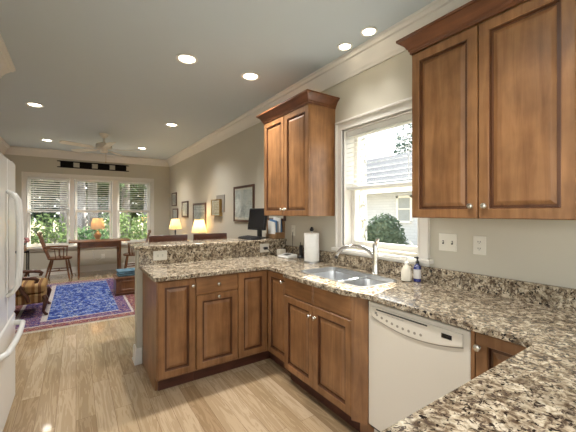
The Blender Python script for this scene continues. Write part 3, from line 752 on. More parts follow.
for k in range(5):
    a = R(60+72*k); c_, s_ = math.cos(a), math.sin(a)
    def L(r, t, z): return (fx+c_*r-s_*t, fy+s_*r+c_*t, 2.555+z)
    tw = .2
    prof = [(.20, .045), (.24, .058), (.45, .064), (.62, .066), (.675, .058), (.695, .035)]
    poly = [(r, t) for r, t in prof]+[(.70, 0)]+[(r, -t) for r, t in reversed(prof)]
    bl = MB().prism(poly, lambda p, q: L(p[0], p[1], p[1]*tw+.006*q)).build('blade', M['fanwhite'], fn, smooth=False)
    MB().prism([(.085, .02), (.16, .014), (.20, .03), (.27, .036), (.27, -.036), (.20, -.03), (.16, -.014), (.085, -.02)], lambda p, q: L(p[0], p[1], p[1]*tw-.006+.005*q)).build('blade_arm', M['fanwhite'], bl, smooth=False)

# ------------------------------------------------------------------ wall decor on the far wall
dc = thing('wall_plaque', 'long black iron scroll plaque on the wall above the far window', 'wall decor', (-1.12, WY, 2.53))
x0, x1, zt, zb = -1.86, -.38, 2.60, 2.465
for z in (zt, zb):
    MB().prism([(x0, z-.008), (x0+.06, z-.011), (x1-.06, z-.011), (x1, z-.008), (x1, z+.008), (x1-.06, z+.011), (x0+.06, z+.011), (x0, z+.008)], lambda p, k: (p[0], WY-.028+.02*k, p[1])).build('rail', M['iron'], dc, smooth=False)
n = 4
for i in range(n):
    a = x0+.06+i*.37; b_ = a+.25
    m = MB().box(a, WY-.02, zb+.01, b_, WY-.006, zt-.01)
    for j in range(5):
        xc = a+.025+j*.05; zc = (zt+zb)/2
        m.tube([(xc+.028*math.cos(t)*(1-t/14), WY-.024, zc+.03*math.sin(t)*(1-t/14)) for t in [q*.5 for q in range(20)]], .004, 6)
    m.build('scroll_panel', M['iron'], dc)

# ------------------------------------------------------------------ pictures on the right wall of the living area
def picture(name, label, y0, y1, z0, z1, fw, art, frame='pframe', deep=.025, matw=.03, hang=0):
    t = thing(name, label, 'picture', (WX, (y0+y1)/2, (z0+z1)/2))
    m = MB(); xa, xb = WX-deep, WX-.001
    m.box(xa, y0, z0, xb, y0+fw, z1).box(xa, y1-fw, z0, xb, y1, z1).box(xa, y0+fw, z0, xb, y1-fw, z0+fw).box(xa, y0+fw, z1-fw, xb, y1-fw, z1)
    m.build('frame', M[frame], t, .003)
    MB().box(xa+.010, y0+fw, z0+fw, xb, y1-fw, z1-fw).build('mat', M['mat'], t, smooth=False)
    MB().box(xa+.008, y0+fw+matw, z0+fw+matw, xa+.0099, y1-fw-matw, z1-fw-matw).build('print', M[art], t, smooth=False)
    gl = MB().box(xa+.004, y0+fw, z0+fw, xa+.006, y1-fw, z1-fw).build('pane', M['glass'], t, smooth=False)
    return t
picture('framed_picture', 'small dark framed picture nearest the far corner, upper of two', 5.62, 6.08, 1.58, 1.93, .035, 'art1')
picture('framed_picture', 'small dark framed picture nearest the far corner, lower of two', 5.50, 5.98, 1.10, 1.52, .035, 'art3')
picture('framed_picture', 'small dark framed print third from the far corner', 4.63, 5.12, 1.30, 1.68, .04, 'art1')
picture('framed_picture', 'tall framed picture on the wall behind the nearer of the two lamps', 3.45, 4.25, 1.06, 1.61, .04, 'art3')
picture('framed_picture', 'small cream botanical picture in a thin gold frame', 2.63, 3.03, 1.35, 1.645, .014, 'art2', 'brass', .06, .02)
picture('framed_picture', 'large landscape picture in a mahogany frame nearest the computer', 1.43, 2.12, 1.27, 1.82, .035, 'art3')
picture('framed_picture', 'picture edge half hidden behind the left wall cabinet', .62, 1.04, 1.31, 1.66, .03, 'art1')
wp = MB().box(WX-.012, 2.52, 1.42, WX-.0005, 2.90, 1.722).build('painted_shadow', M['shadow_taupe'], None, .003)  # flat sheet stands in for the shadow the picture casts
tag(wp, 'flat taupe shade sheet painted as the shadow of the cream botanical picture', 'painted shadow')

# ------------------------------------------------------------------ computer corner on the bar
BZ = 1.0985
mo = thing('computer_monitor', 'black flat computer monitor on the breakfast bar', 'monitor', (.40, .85, BZ))
def TM(u, v, d):   # screen plane, facing -x and a little to the camera
    a = R(12); ux, uy = math.sin(a), -math.cos(a)          # u axis along the width
    nx, ny = -math.cos(a), -math.sin(a)
    tl = .16
    return (.36+ux*u+nx*(d-v*0)+(.12*v), .86+uy*u+ny*d, BZ+.10+v)
w_, h_ = .31, .265
MB().prism([(-w_/2, 0), (w_/2, 0), (w_/2, h_), (-w_/2, h_)], lambda p, k: TM(p[0], p[1], .04*k)).build('casing', M['black'], mo, .006)
MB().prism([(-w_/2+.016, .02), (w_/2-.016, .02), (w_/2-.016, h_-.016), (-w_/2+.016, h_-.016)], lambda p, k: TM(p[0], p[1], .039+.003*k)).build('screen', M['screen'], mo, smooth=False)
MB().box(.37, .82, BZ+.01, .40, .90, BZ+.16).build('neck', M['black'], mo, .006)
MB().lathe([(.095, 0), (.095, .008), (.06, .018), (.02, .02)], (.36, .86, BZ+.0005), seg=28).build('base', M['black'], mo)
kb = thing('keyboard', 'black computer keyboard lying on the breakfast bar', 'keyboard', (.21, .78, BZ))
MB().prism([(.14, 0), (.28, 0), (.28, .028), (.14, .014)], lambda p, k: (p[0], .62+.34*k, BZ+.001+p[1])).build('case', M['black'], kb, .004)
m = MB()
for i in range(5):
    for j in range(14):
        xx = .150+i*.025; zz = BZ+.015+.0025+(xx-.14)*.1; m.box(xx, .63+j*.0228, zz-.003, xx+.02, .63+j*.0228+.019, zz+.006)
m.build('keys', M['black'], kb, .002)
ml = MB().ball((.19, .69-.1, 0), .001, 4, 3)
ml.bm.free()
# file box with papers
fb = thing('file_box', 'brown wooden file box on the bar stuffed with papers', 'file box', (.53, .75, BZ))
m = MB().box(.470, .64, BZ+.001, .615, .86, BZ+.012).box(.470, .64, BZ+.012, .482, .86, BZ+.055).box(.603, .64, BZ+.012, .615, .86, BZ+.24).box(.482, .64, BZ+.012, .603, .652, BZ+.075).box(.482, .848, BZ+.012, .603, .86, BZ+.23)
m.build('box', M['filewood'], fb, .003)
for nm, xa, zz, ya, yb, mt_, tl in (('papers', .472, .215, .66, .82, 'paper', .02), ('papers', .492, .235, .68, .84, 'bluepaper', -.01), ('papers', .512, .225, .66, .80, 'greypaper', .015), ('papers', .536, .26, .67, .83, 'paper', -.02), ('papers', .56, .24, .66, .82, 'bluepaper', .01)):
    o_ = MB().prism([(ya, .014), (yb, .014), (yb+tl, zz), (ya+tl, zz-.02)], lambda p, k: (xa+.017+.012*k, p[0], BZ+p[1])).build('paper_sheaf', M[mt_], None, smooth=False)
    tag(o_, {'paper': 'white papers sticking up out of the file box', 'bluepaper': 'blue folder sticking up out of the file box', 'greypaper': 'grey folder in the middle of the file box'}[mt_]+(', rear one' if xa > .53 else (', front one' if mt_ != 'greypaper' else '')), 'papers')
o_ = MB().box(.455, .50, .9145, .535, .575, .985).build('card_box', M['cream_soap'], None, .004); tag(o_, 'small beige box on the counter below the bar', 'box')
tr = thing('telephone', 'white desk telephone base with a dark key pad on the corner counter', 'telephone', (.50, .33, .914))
MB().prism([(.38, .0), (.515, .0), (.515, .040), (.38, .020)], lambda p, k: (p[0], .24+.20*k, .9145+p[1])).build('base', M['white'], tr, .006)
MB().prism([(.425, .0265), (.485, .0355), (.485, .0385), (.425, .0290)], lambda p, k: (p[0], .31+.07*k, .9145+p[1])).build('key_pad', M['appl_dark'], tr, .002)
MB().tube([(.51, .335, .945), (.56, .40, .99), (.600, .455, 1.13), (.605, .46, 1.18)], .003, 6).build('cord', M['black'], tr)
hs = thing('cordless_phone', 'black cordless handset standing upright left of the paper towels', 'telephone', (.552, .222, .914))
MB().lathe([(.034, 0), (.034, .012), (.024, .024), (.02, .03)], (.552, .222, .9145), seg=18).build('cradle', M['black'], hs)
MB().box(.539, .201, .935, .565, .243, 1.055).build('handset', M['black'], hs, .008, seg=3)
MB().tube([(.557, .238, 1.05), (.557, .238, 1.085)], .004, 8).build('antenna', M['black'], hs)

# ------------------------------------------------------------------ living area
# rug
RX0, RX1, RY0, RY1 = -2.33, -.68, 2.22, 5.22
rg = thing('area_rug', 'blue oriental rug with rust red border on the oak floor', 'rug', ((RX0+RX1)/2, (RY0+RY1)/2, 0))
def band(nm, a, b, mat, z):
    (ax0, ay0, ax1, ay1), (bx0, by0, bx1, by1) = a, b
    m = MB(); m.box(ax0, ay0, .001, ax1, by0, z).box(ax0, by1, .001, ax1, ay1, z).box(ax0, by0, .001, bx0, by1, z).box(bx1, by0, .001, ax1, by1, z)
    return m.build(nm, M[mat], rg, smooth=False)
L0 = (RX0, RY0, RX1, RY1); L1 = (RX0+.17, RY0+.14, RX1-.13, RY1-.10); L2 = (RX0+.21, RY0+.17, RX1-.16, RY1-.13); L3 = (RX0+.45, RY0+.33, RX1-.30, RY1-.22); L4 = (RX0+.52, RY0+.36, RX1-.302, RY1-.26)
band('outer_border', L0, L1, 'rugred', .010); band('guard_stripe', L1, L2, 'rugcream', .010); band('main_border', L2, L3, 'rugpurple', .010); band('guard_stripe', L3, L4, 'rugcream', .010)
MB().box(L4[0], L4[1], .001, L4[2], L4[3], .010).build('field', M['rugblue'], rg, smooth=False)
for yy, s in ((RY0, -1), (RY1, 1)):
    m = MB(); x = RX0; m.box(RX0, yy-.002, .001, RX1, yy+.002, .008)
    while x < RX1-.006:
        m.box(x, yy, .001, x+.006, yy+s*(.045+random.random()*.02), .004); x += .011
    m.build('fringe', M['fringe'], rg, smooth=False)
# chest with folded cloth
ch = thing('wooden_chest', 'small paneled wooden chest at the edge of the blue rug', 'chest', (-.70, 3.6, .01))
cx0, cx1, cy0, cy1 = -.94, -.42, 3.45, 3.86
MB().box(cx0, cy0, .035, cx1, cy1, .285).build('body', M['oakdark'], ch, .004)
m = MB().box(cx0-.012, cy0-.012, .011, cx1+.012, cy1+.012, .05); m.build('plinth', M['mahog_x'], ch, .004)
MB().box(cx0-.012, cy0-.012, .285, cx1+.012, cy1+.012, .31).build('lid', M['oakdark'], ch, .004)
MB().panel(lambda u, v, d: (cx0+.06+u, cy0-d, .075+v), .40, .18, [(0, .004), (.006, .007), (.03, .007), (.036, .002)]).build('front_panel', M['oakdark'], ch, smooth=False)
m = MB()
for k, (dx, zz) in enumerate(((0, 0), (.01, .035), (-.008, .066))):
    m.box(-.90+dx, 3.52, .3105+zz, -.58+dx, 3.80, .343+zz)
o_ = m.build('folded_blanket', M['bluecloth'], None, .014, seg=3); tag(o_, 'folded blue cloth lying on the wooden chest', 'cloth')

# writing table
tb = thing('writing_table', 'cherry writing table with drop leaf ends under the far window', 'table', (-1.06, 5.85, 0))
TZ = .79
MB().prism([(-1.63, 5.52), (-.455, 5.52), (-.455, 6.12), (-1.63, 6.12)], lambda p, k: (p[0], p[1], TZ-.026+.026*k)).build('tabletop', M['cherry'], tb, .005)
m = MB().box(-1.46, 5.60, TZ-.15, -.65, 5.622, TZ-.026).box(-1.46, 6.02, TZ-.15, -.65, 6.042, TZ-.026).box(-1.46, 5.60, TZ-.15, -1.44, 6.04, TZ-.026).box(-.67, 5.60, TZ-.15, -.65, 6.04, TZ-.026)
m.build('apron', M['cherry'], tb, .002)
for xx in (-1.45, -.66):
    for yy in (5.61, 6.03):
        MB().tube([(xx, yy, 0), (xx, yy, TZ-.15), (xx, yy, TZ-.03)], [.018, .029, .031], 4).build('leg', M['cherry'], tb, .003, smooth=False)
# lamps
def lamp(label, x, y, z, base_prof, zs0, zs1, r0, r1, shade, basemat, watt, group=None):
    t = thing('table_lamp', label, 'lamp', (x, y, z), group)
    MB().lathe(base_prof, (x, y, z+.0005), seg=24).build('base', M[basemat], t)
    ztop = z+base_prof[-1][1]
    MB().tube([(x, y, ztop-.01), (x, y, zs0+.06)], .006, 8).build('stem', M['brass'], t)
    MB().lathe([(r0, zs0), (r1, zs1), (r1-.004, zs1), (r0-.004, zs0)], (x, y, 0), seg=36, cap=False).build('shade', M[shade], t)
    MB().ball((x, y, zs0+.10), (.025, .025, .035), 12, 8).build('bulb', M['bulb'], t)
    m = MB()
    for k in range(3):
        a = k*2*PI/3; m.tube([(x, y, zs1-.015), (x+(r1-.004)*math.cos(a), y+(r1-.004)*math.sin(a), zs1-.008)], .002, 6)
    m.lathe([(.005, 0), (.009, .008), (.004, .022)], (x, y, zs1-.02), seg=8).build('finial', M['brass'], t)
    li = bpy.data.lights.new('lamp_bulb', 'POINT'); li.energy = watt; li.color = (1, .74, .42); li.shadow_soft_size = .03
    o = bpy.data.objects.new('lamp_bulb', li); COL.objects.link(o); o.parent = t; o.location = (0, 0, zs0+.15-z)
    return t
JAR = [(.055, 0), (.06, .012), (.04, .022), (.05, .05), (.075, .095), (.08, .12), (.062, .155), (.03, .175), (.026, .20), (.032, .205), (.01, .21)]
STK = [(.07, 0), (.07, .012), (.03, .022), (.014, .04), (.018, .08), (.012, .13), (.018, .19), (.010, .24)]
lamp('table lamp with tan shade and ginger jar base on the writing table', -1.09, 5.80, TZ, JAR, 1.045, 1.285, .15, .10, 'shade_t', 'terracotta', 2.2)
lamp('cream shaded lamp on the sideboard, nearer the far corner', .42, 5.0, .78, STK, 1.03, 1.268, .145, .085, 'shade_w', 'black', 4.5, 'sideboard lamps')
lamp('cream shaded lamp on the sideboard, nearer the computer', .46, 3.40, .78, STK, 1.035, 1.272, .145, .085, 'shade_w', 'brass', 5, 'sideboard lamps')
# sideboard beneath them
sb = thing('sideboard', 'long dark sideboard along the right wall behind the bar', 'sideboard', (.38, 4.2, 0))
MB().box(.20, 3.1, .16, .60, 5.3, .755).build('body', M['mahog'], sb, .004)
MB().box(.17, 3.07, .755, .61, 5.33, .78).build('top', M['mahog'], sb, .006)
for yy in (3.13, 5.27):
    for xx in (.23, .57): MB().tube([(xx, yy, 0), (xx, yy, .16)], [.018, .028], 8).build('leg', M['mahog'], sb)
for k in range(3): knob(MB().panel(lambda u, v, d, kk=k: (.20-d, 3.82+kk*.72-u, .20+v), .68, .52, DOOR).build('door', M['mahog'], sb, smooth=False), lambda u, v, d, kk=k: (.20-d, 3.82+kk*.72-u, .20+v), .06, .30)

# windsor chairs, built facing +x at the world origin
def windsor(label, loc, rot, group):
    t = thing('windsor_chair', label, 'chair', (0, 0, 0), group)
    seat = []
    for i in range(28):
        a = 2*PI*i/28; r = 1
        x = .225*math.cos(a); y = .235*math.sin(a)*(1.0 if math.cos(a) > 0 else .94)
        seat.append((x*(1.0 if x > 0 else .95), y))
    MB().prism(seat, lambda p, k: (p[0], p[1], .42+.035*k)).build('seat', M['oakdark'], t, .010, seg=3)
    tops = [(.13, .14), (.13, -.14), (-.13, .13), (-.13, -.13)]; feet = [(.20, .21), (.20, -.21), (-.23, .20), (-.23, -.20)]
    for (a, b_), (c_, d_) in zip(tops, feet):
        pts = [Vector((a, b_, .425)).lerp(Vector((c_, d_, 0)), f) for f in (0, .2, .45, .6, .8, 1)]
        MB().tube(pts, [.014, .019, .022, .016, .018, .013], 10).build('leg', M['oakdark'], t)
    def leg_pt(i, f): return Vector((*tops[i], .425)).lerp(Vector((*feet[i], 0)), f)
    for s in (0, 1):
        MB().tube([leg_pt(s, .55), leg_pt(s, .55).lerp(leg_pt(s+2, .55), .5), leg_pt(s+2, .55)], [.009, .015, .009], 8).build('stretcher', M['oakdark'], t)
    MB().tube([leg_pt(0, .55).lerp(leg_pt(2, .55), .5), leg_pt(1, .55).lerp(leg_pt(3, .55), .5)], .011, 8).build('stretcher', M['oakdark'], t)
    # fan back: comb rail high and spindles
    comb = []
    for i in range(9):
        y = -.20+.05*i; comb.append((-.36+.5*y*y, y, .965+.012*math.cos(y*8)))
    MB().tube(comb, .013, 8, ell=(.8, 2.0)).build('crest_rail', M['oakdark'], t)
    for i in range(7):
        y0_ = -.12+.04*i; y1_ = -.165+.055*i
        MB().tube([(-.185, y0_, .45), (-.27, (y0_+y1_)/2, .70), (-.355+.5*y1_*y1_, y1_, .965)], [.007, .008, .005], 8).build('spindle', M['oakdark'], t)
    arm = [(.12, .255, .66), (.02, .265, .665), (-.10, .25, .67), (-.20, .19, .675), (-.255, .09, .68), (-.27, 0, .68)]
    arm = arm+[(x, -y, z) for x, y, z in reversed(arm[:-1])]
    MB().tube(arm, .012, 8, ell=(.8, 1.6)).build('arm_rail', M['oakdark'], t)
    for s in (-1, 1):
        for (xx, xs) in ((.10, .12), (.03, .06), (-.05, -.02)):
            MB().tube([(xs-.02, s*.20, .45), (xx, s*.258, .66)], [.009, .007] if xx < .1 else [.012, .011], 8).build('arm_post', M['oakdark'], t)
    t.location = loc; t.rotation_euler = (0, 0, rot); return t
wc = windsor('windsor armchair at the left end of the writing table', (-1.79, 5.80, 0), R(-6), 'windsor chairs at the writing table')
wc2 = dup(wc, (-.37, 5.62, 0), R(176), 'windsor armchair at the right end of the table, partly behind the bar')

# bar stools
def stool(label, loc, rot):
    t = thing('bar_stool', label, 'bar stool', (0, 0, 0), 'bar stools behind the breakfast bar')
    MB().box(-.20, -.19, .715, .20, .19, .755).build('seat', M['mahog'], t, .012, seg=3)
    for sx in (-1, 1):
        MB().tube([(sx*.17, -.165, .715), (sx*.19, -.19, 0)], [.019, .016], 8).build('leg', M['mahog'], t)
        MB().tube([(sx*.19, .21, 0), (sx*.175, .165, .715), (sx*.18, .19, .95), (sx*.185, .225, 1.12)], [.016, .019, .016, .013], 8).build('leg', M['mahog'], t)
        MB().tube([(sx*.182, -.183, .28), (sx*.182, .19, .28)], .010, 8).build('stretcher', M['mahog'], t)
    for z, y in ((.22, -.184), (.34, .192)): MB().tube([(-.182, y, z), (.182, y, z)], .010, 8).build('stretcher', M['mahog'], t)
    for z0_, z1_, yo in ((1.05, 1.150, .222), (.90, .96, .19)):
        poly = [(-.215+.43*i/10, yo+.022-.022*((i-5)/5)**2) for i in range(11)]
        poly = poly+[(x, y-.016) for x, y in reversed(poly)]
        MB().prism(poly, lambda p, k: (p[0], p[1], z0_+(z1_-z0_)*k)).build('back_rail', M['mahog_x'], t, .004)
    t.location = loc; t.rotation_euler = (0, 0, rot); return t
st = stool('mahogany bar stool nearer the free end of the bar', (-.60, 1.03, 0), 0)
dup(st, (-.10, 1.03, 0), 0, 'mahogany bar stool nearer the computer')

# side table and flowers by the fridge
s_t = thing('side_table', 'small black side table beneath the left end of the far window', 'side table', (-2.42, 6.0, 0))
MB().box(-2.60, 5.82, .585, -2.325, 6.16, .605).build('top', M['iron'], s_t, .004)
for xx in (-2.585, -2.34):
    for yy in (5.835, 6.145): MB().tube([(xx, yy, 0), (xx, yy, .585)], .011, 8).build('leg', M['iron'], s_t)
MB().box(-2.585, 5.835, .18, -2.34, 6.145, .192).build('shelf', M['iron'], s_t, .002)
fl = thing('flower_vase', 'small vase of dusty pink flowers on the black side table', 'flowers', (-2.40, 5.98, .605))
MB().lathe([(.03, 0), (.045, .03), (.05, .06), (.03, .10), (.026, .12), (.034, .13)], (-2.40, 5.98, .6055), seg=18).build('vase', M['terracotta'], fl)
m = MB(); m2 = MB()
for k in range(11):
    a = random.random()*6.28; r = .02+.07*random.random(); z = .80+.10*random.random()
    m.ball((-2.40+r*math.cos(a), 5.98+r*math.sin(a), z), .022+.01*random.random(), 8, 6); m2.tube([(-2.40, 5.98, .72), (-2.40+r*math.cos(a), 5.98+r*math.sin(a), z)], .003, 5)
m.build('blossoms', M['pink'], fl); m2.build('stems', M['leaf'], fl)

# armchair
ac = thing('armchair', 'striped upholstered armchair with dark scroll arms by the refrigerator', 'armchair', (-2.2, 3.1, 0))
AY0, AY1, AX1 = 2.84, 3.46, -1.83
MB().box(-2.52, AY0+.02, .17, AX1-.03, AY1-.02, .295).build('seat_rail', M['uph'], ac, .025, seg=3)
MB().box(-2.50, AY0+.03, .30, AX1-.02, AY1-.03, .425).build('cushion', M['uph'], ac, .04, seg=4)
MB().prism([(-2.55, .20), (-2.43, .20), (-2.53, .98), (-2.60, 1.0), (-2.66, .97)], lambda p, k: (p[0], AY0+.04+(AY1-AY0-.08)*k, p[1])).build('backrest', M['uph'], ac, .03, seg=3)
for yy in (AY0, AY1):
    sc = [(-2.50, yy, .56), (-2.30, yy, .535), (-2.12, yy, .53), (-2.02, yy, .525), (-1.955, yy, .515), (-1.925, yy, .49), (-1.935, yy, .465), (-1.96, yy, .46)]
    a_ = MB().tube(sc, [.022, .022, .024, .025, .026, .025, .021, .015], 10).build('arm', M['mahog'], ac)
    MB().tube([(-2.09, yy, .525), (-2.12, yy, .45), (-2.09, yy, .36), (-2.04, yy, .28), (-2.02, yy, .20)], [.018, .022, .026, .026, .022], 10).build('arm_support', M['mahog'], a_)
    MB().tube([(AX1-.03, yy+(.02 if yy == AY0 else -.02), .27), (AX1-.005, yy, .22), (AX1-.02, yy, .14), (AX1-.035, yy, .06), (AX1-.01, yy, .022), (AX1+.015, yy, .016)], [.03, .032, .024, .018, .02, .014], 10).build('leg', M['mahog'], ac)
    MB().tube([(-2.46, yy, .24), (-2.50, yy, .12), (-2.58, yy, .012)], [.026, .022, .018], 10).build('leg', M['mahog'], ac)

ac.location.z += .012
# lamp cord on the far wall
cd = MB().tube([(-1.12, 6.12, .70), (-1.17, 6.30, .50), (-1.14, 6.375, .30), (-1.06, 6.38, .24), (-.98, 6.38, .30), (-.95, 6.385, .345)], .0045, 8).build('lamp_cord', M['white'], None)
tag(cd, 'pale lamp cord hanging from the table to the wall outlet', 'cord')

# ------------------------------------------------------------------ outdoors
struct(MB().box(-60, -40, -.75, 60, 90, -.45).build('ground', M['ground'], smooth=False))
M['bounce_concrete'] = plain('pale concrete', (.55, .53, .49), .9, var=.08, scale=3)
struct(MB().box(-8, -12, -.449, 4, BY-.25, -.30).box(-8, BY-.25, -.449, LX-.25, 1, -.30).build('added_bounce_patio', M['bounce_concrete'], smooth=False))  # unseen slab added to bounce sunlight up onto the ceiling
def leaves(n, rx, ry, rz, c, size, mat, parent, seed, name='foliage', shell=.55):
    rnd = random.Random(seed); m = MB()
    for _ in range(n):
        while True:
            v = Vector((rnd.uniform(-1, 1), rnd.uniform(-1, 1), rnd.uniform(-1, 1)))
            if shell < v.length < 1: break
        p = Vector((c[0]+v.x*rx, c[1]+v.y*ry, c[2]+v.z*rz))
        a = Vector((rnd.gauss(0, 1), rnd.gauss(0, 1), rnd.gauss(0, 1))).normalized(); b = a.orthogonal().normalized()
        s_ = size*rnd.uniform(.6, 1.3)
        q = [p-a*s_, p+b*s_*.45, p+a*s_, p-b*s_*.45]
        m.face([m.bm.verts.new(x) for x in q])
    bm_ = m; me = None
    return bm_.build(name, M[mat], parent, smooth=False)
def tree(label, x, y, h, r, cr, mat, seed, zb=.35, n=900, group=None, lean=0, leaf=.19):
    t = thing('tree', label, 'tree', (x, y, -.45), group)
    MB().tube([(x, y, -.47), (x+lean*.3, y, h*.35), (x+lean, y, h)], [r*1.15, r*.9, r*.35], 12).build('trunk', M['bark'], t)
    rnd = random.Random(seed)
    m = MB()
    for k in range(7):
        a = rnd.random()*6.28; z = h*(zb+(.95-zb)*rnd.random()); L_ = cr*rnd.uniform(.5, .9)
        m.tube([(x+lean*z/h, y, z), (x+lean*z/h+L_*.6*math.cos(a), y+L_*.6*math.sin(a), z+.25*L_), (x+L_*math.cos(a), y+L_*math.sin(a), z+.45*L_)], [r*.35, r*.2, r*.06], 7)
    m.build('branches', M['bark'], t)
    leaves(int(n*1.5), cr, cr, h*(1-zb)*.55, (x+lean*.8, y, h*(zb+1.05)/2), leaf, mat, t, seed, 'foliage', .25)
    return t
TREES = [(-5.3, 15, 9, .16, 1.9, 'leaf', .28), (-3.4, 12.5, 8, .13, 1.5, 'leaf3', .42), (-2.0, 17, 11, .22, 1.9, 'leaf2', .4), (-1.35, 13.2, 10, .24, 1.3, 'leaf3', .55), (.0, 15.5, 9, .17, 1.8, 'leaf', .3),
         (.95, 12, 7.5, .12, 1.5, 'leaf', .32), (2.2, 17, 11, .2, 2.2, 'leaf2', .28), (3.4, 14, 9, .16, 1.8, 'leaf3', .35), (-4.4, 20, 12, .25, 2.6, 'leaf2', .3), (-.6, 21, 13, .26, 2.4, 'leaf3', .45), (1.6, 24, 13, .28, 3, 'leaf', .2), (4.6, 22, 12, .24, 3, 'leaf2', .22), (-7.5, 24, 12, .26, 3, 'leaf', .22)]
LAB = ['leafy green tree seen through the left bay of the far window', 'slim conifer close outside the left bay of the far window', 'tall yellow green tree behind the left mullion of the far window', 'thick trunked conifer outside the middle bay, behind the table lamp', 'green tree outside the right mullion of the far window',
       'leafy tree closest outside the right bay of the far window', 'tall yellow green tree outside the right edge of the far window', 'blue green conifer far right beyond the far window', 'big pale tree at the back, left bay of the far window', 'tall conifer at the back, middle bay of the far window', 'large tree at the very back, right bay of the far window', 'spreading tree at the back right beyond the far window', 'spreading tree at the back left beyond the far window']
for i, (a, l) in enumerate(zip(TREES, LAB)):
    x, y, h, r, cr, mt_, zb = a; tree(l, x, y, h, r, cr, mt_, 40+i, zb, 850 if y < 18 else 1100, 'woodland trees beyond the far window', .25*((i % 3)-1))
SHR = [(-3.5, 9.6, .8, 1.0, 'leaf'), (-2.2, 10.6, .9, 1.1, 'leaf2'), (-1.1, 9.8, .7, .85, 'leaf'), (-.2, 10.8, .8, 1.2, 'leaf2'), (.75, 9.8, .75, 1.1, 'leaf2'), (1.9, 10.8, .9, 1.3, 'leaf')]
SLAB_ = ['green shrub low outside the far window, leftmost', 'yellow green shrub behind the windsor chair, outside the window', 'low green shrub outside, just left of the table lamp', 'yellow green shrub outside, just right of the table lamp', 'bright shrub outside the right bay of the far window', 'green shrub outside, right of the far window']
for i, ((x, y, r, h, mt_), l) in enumerate(zip(SHR, SLAB_)):
    t = thing('shrub', l, 'shrub', (x, y, -.45), 'shrubs outside the far window')
    leaves(900, r, r, h*.85, (x, y, -.45+h*.85), .085, mt_, t, 90+i, 'foliage', .3)
    m = MB()
    for k in range(5):
        a = k*1.26; m.tube([(x, y, -.46), (x+.3*r*math.cos(a), y+.3*r*math.sin(a), h*.3), (x+.6*r*math.cos(a), y+.6*r*math.sin(a), h*.8)], [.03, .02, .01], 6)
    m.build('stems', M['bark'], t)
# outside the sink window: neighbour's white brick house
nb = thing('neighbor_house', 'white painted brick house next door seen through the sink window', 'house', (6.2, 3.5, -.45))
MB().box(6.0, -4, -.45, 12.5, 12.0, 2.02).build('wall', M['brick'], nb, smooth=False)
MB().prism([(5.5, 1.99), (5.5, 2.10), (9.2, 3.75), (12.9, 2.10), (12.9, 1.99)], lambda p, k: (p[0], -4.4+16.8*k, p[1])).build('roof', M['roof'], nb, smooth=False)
MB().box(5.46, -4.4, 1.95, 5.5, 12.4, 2.12).box(5.5, -4.4, 1.96, 6.0, 12.4, 1.985).build('soffit', M['trim'], nb, smooth=False)
wf = MB().box(5.93, 2.66, 1.13, 6.0, 3.12, 1.19).box(5.95, 2.62, 1.19, 6.0, 2.68, 1.88).box(5.95, 3.06, 1.19, 6.0, 3.12, 1.88).box(5.95, 2.62, 1.82, 6.0, 3.12, 1.88).box(5.96, 2.68, 1.50, 6.0, 3.06, 1.53).build('window', M['trim'], nb, smooth=False)
MB().box(5.97, 2.66, 1.19, 5.99, 3.08, 1.84).build('pane', M['shutter'], wf, smooth=False)
bu = thing('round_bush', 'round clipped dark bush against the neighbouring white house', 'bush', (4.5, 2.35, -.45))
MB().tube([(4.5, 2.35, -.46), (4.5, 2.35, .3)], [.05, .04], 8).build('stem', M['bark'], bu)
leaves(3600, .52, .56, .90, (4.5, 2.35, .50), .05, 'bush', bu, 7, 'foliage', .80)
MB().ball((4.5, 2.35, .50), (.44, .48, .80), 20, 14).build('inner_foliage', M['bush'], bu)
lt = thing('tree', 'mottled tree trunk at the left edge of the sink window', 'tree', (2.5, 1.13, -.45))
tm = NT('lichen mottled bark').setup(.9, 0, .1); tn = tm.noise(tm.coord((1, 1, .6)), 14, 4, .7, .6); tm.color(tm.ramp(tn, [(.38, (.16, .15, .13)), (.48, (.45, .45, .42)), (.6, (.70, .70, .66))]))
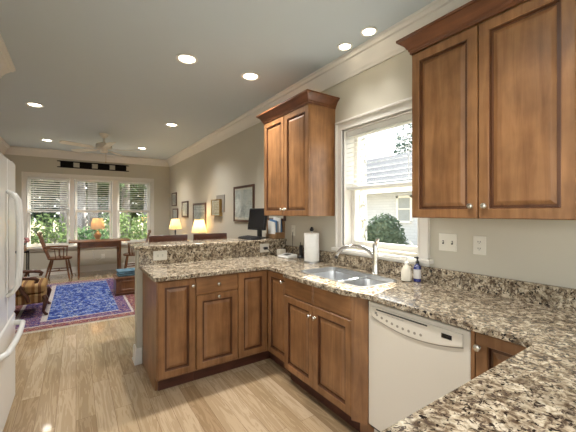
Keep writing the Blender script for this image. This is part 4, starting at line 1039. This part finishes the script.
MB().tube([(2.5, 1.13, -.47), (2.5, 1.125, .6), (2.5, 1.13, 1.6), (2.52, 1.15, 4.6)], [.10, .065, .058, .05], 12).build('trunk', tm.m, lt)
leaves(500, .8, .8, .8, (2.5, 1.2, 4.6), .1, 'leaf', lt, 33, 'foliage', .2)
PP = [(1.15, -.50), (1.25, -.30), (1.2, -.08), (1.35, -.68), (1.4, .12)]
PL = ['pale leafed plant outside the sink window, second from the right', 'pale leafed plant outside the sink window, above the faucet', 'pale leafed plant low outside the sink window, left of the faucet top', 'pale leafed plant outside the sink window, rightmost', 'pale leafed plant outside the sink window, leftmost']
for i, ((x, y), l) in enumerate(zip(PP, PL)):
    t = thing('garden_plant', l, 'plant', (x, y, -.45), 'pale plants under the sink window')
    rnd = random.Random(200+i); m = MB(); m2 = MB()
    for k in range(26):
        a = rnd.random()*6.28; rr = rnd.uniform(.03, .16); z = rnd.uniform(.55, 1.06)
        p = Vector((x+rr*math.cos(a), y+rr*math.sin(a), z)); d = Vector((math.cos(a), math.sin(a), rnd.uniform(.3, 1.2))).normalized(); b_ = d.orthogonal().normalized()
        L_ = rnd.uniform(.06, .10); m.face([m.bm.verts.new(q) for q in (p, p+d*L_*.5+b_*.018, p+d*L_, p+d*L_*.5-b_*.018)])
        if k < 8: m2.tube([(x+.02*math.cos(a), y+.02*math.sin(a), -.46), p], [.006, .003], 5)
    m.build('leaves', M['leafpale'], t, smooth=False); m2.build('stems', M['leaf'], t)

# the woods farther back
for i in range(9):
    tree('tall tree in the dense woods far behind the far window', -13+3.1*i+.7*math.sin(i*5), 28+2*math.sin(i*3.1), 12+2*math.sin(i*2.3), .22, 2.9, ('leaf3', 'leaf', 'leaf2')[i % 3], 300+i, .05, 2600, 'dense woods behind the far window', 0, .34)
for i, (x, y, l) in enumerate(((17, 9.5, 'tall tree behind the neighbouring roof, left in the sink window'), (18, 5.5, 'tall tree behind the neighbouring roof, right in the sink window'))):
    tree(l, x, y, 8, .2, 1.9, 'leaf3', 340+i, .25, 1300)
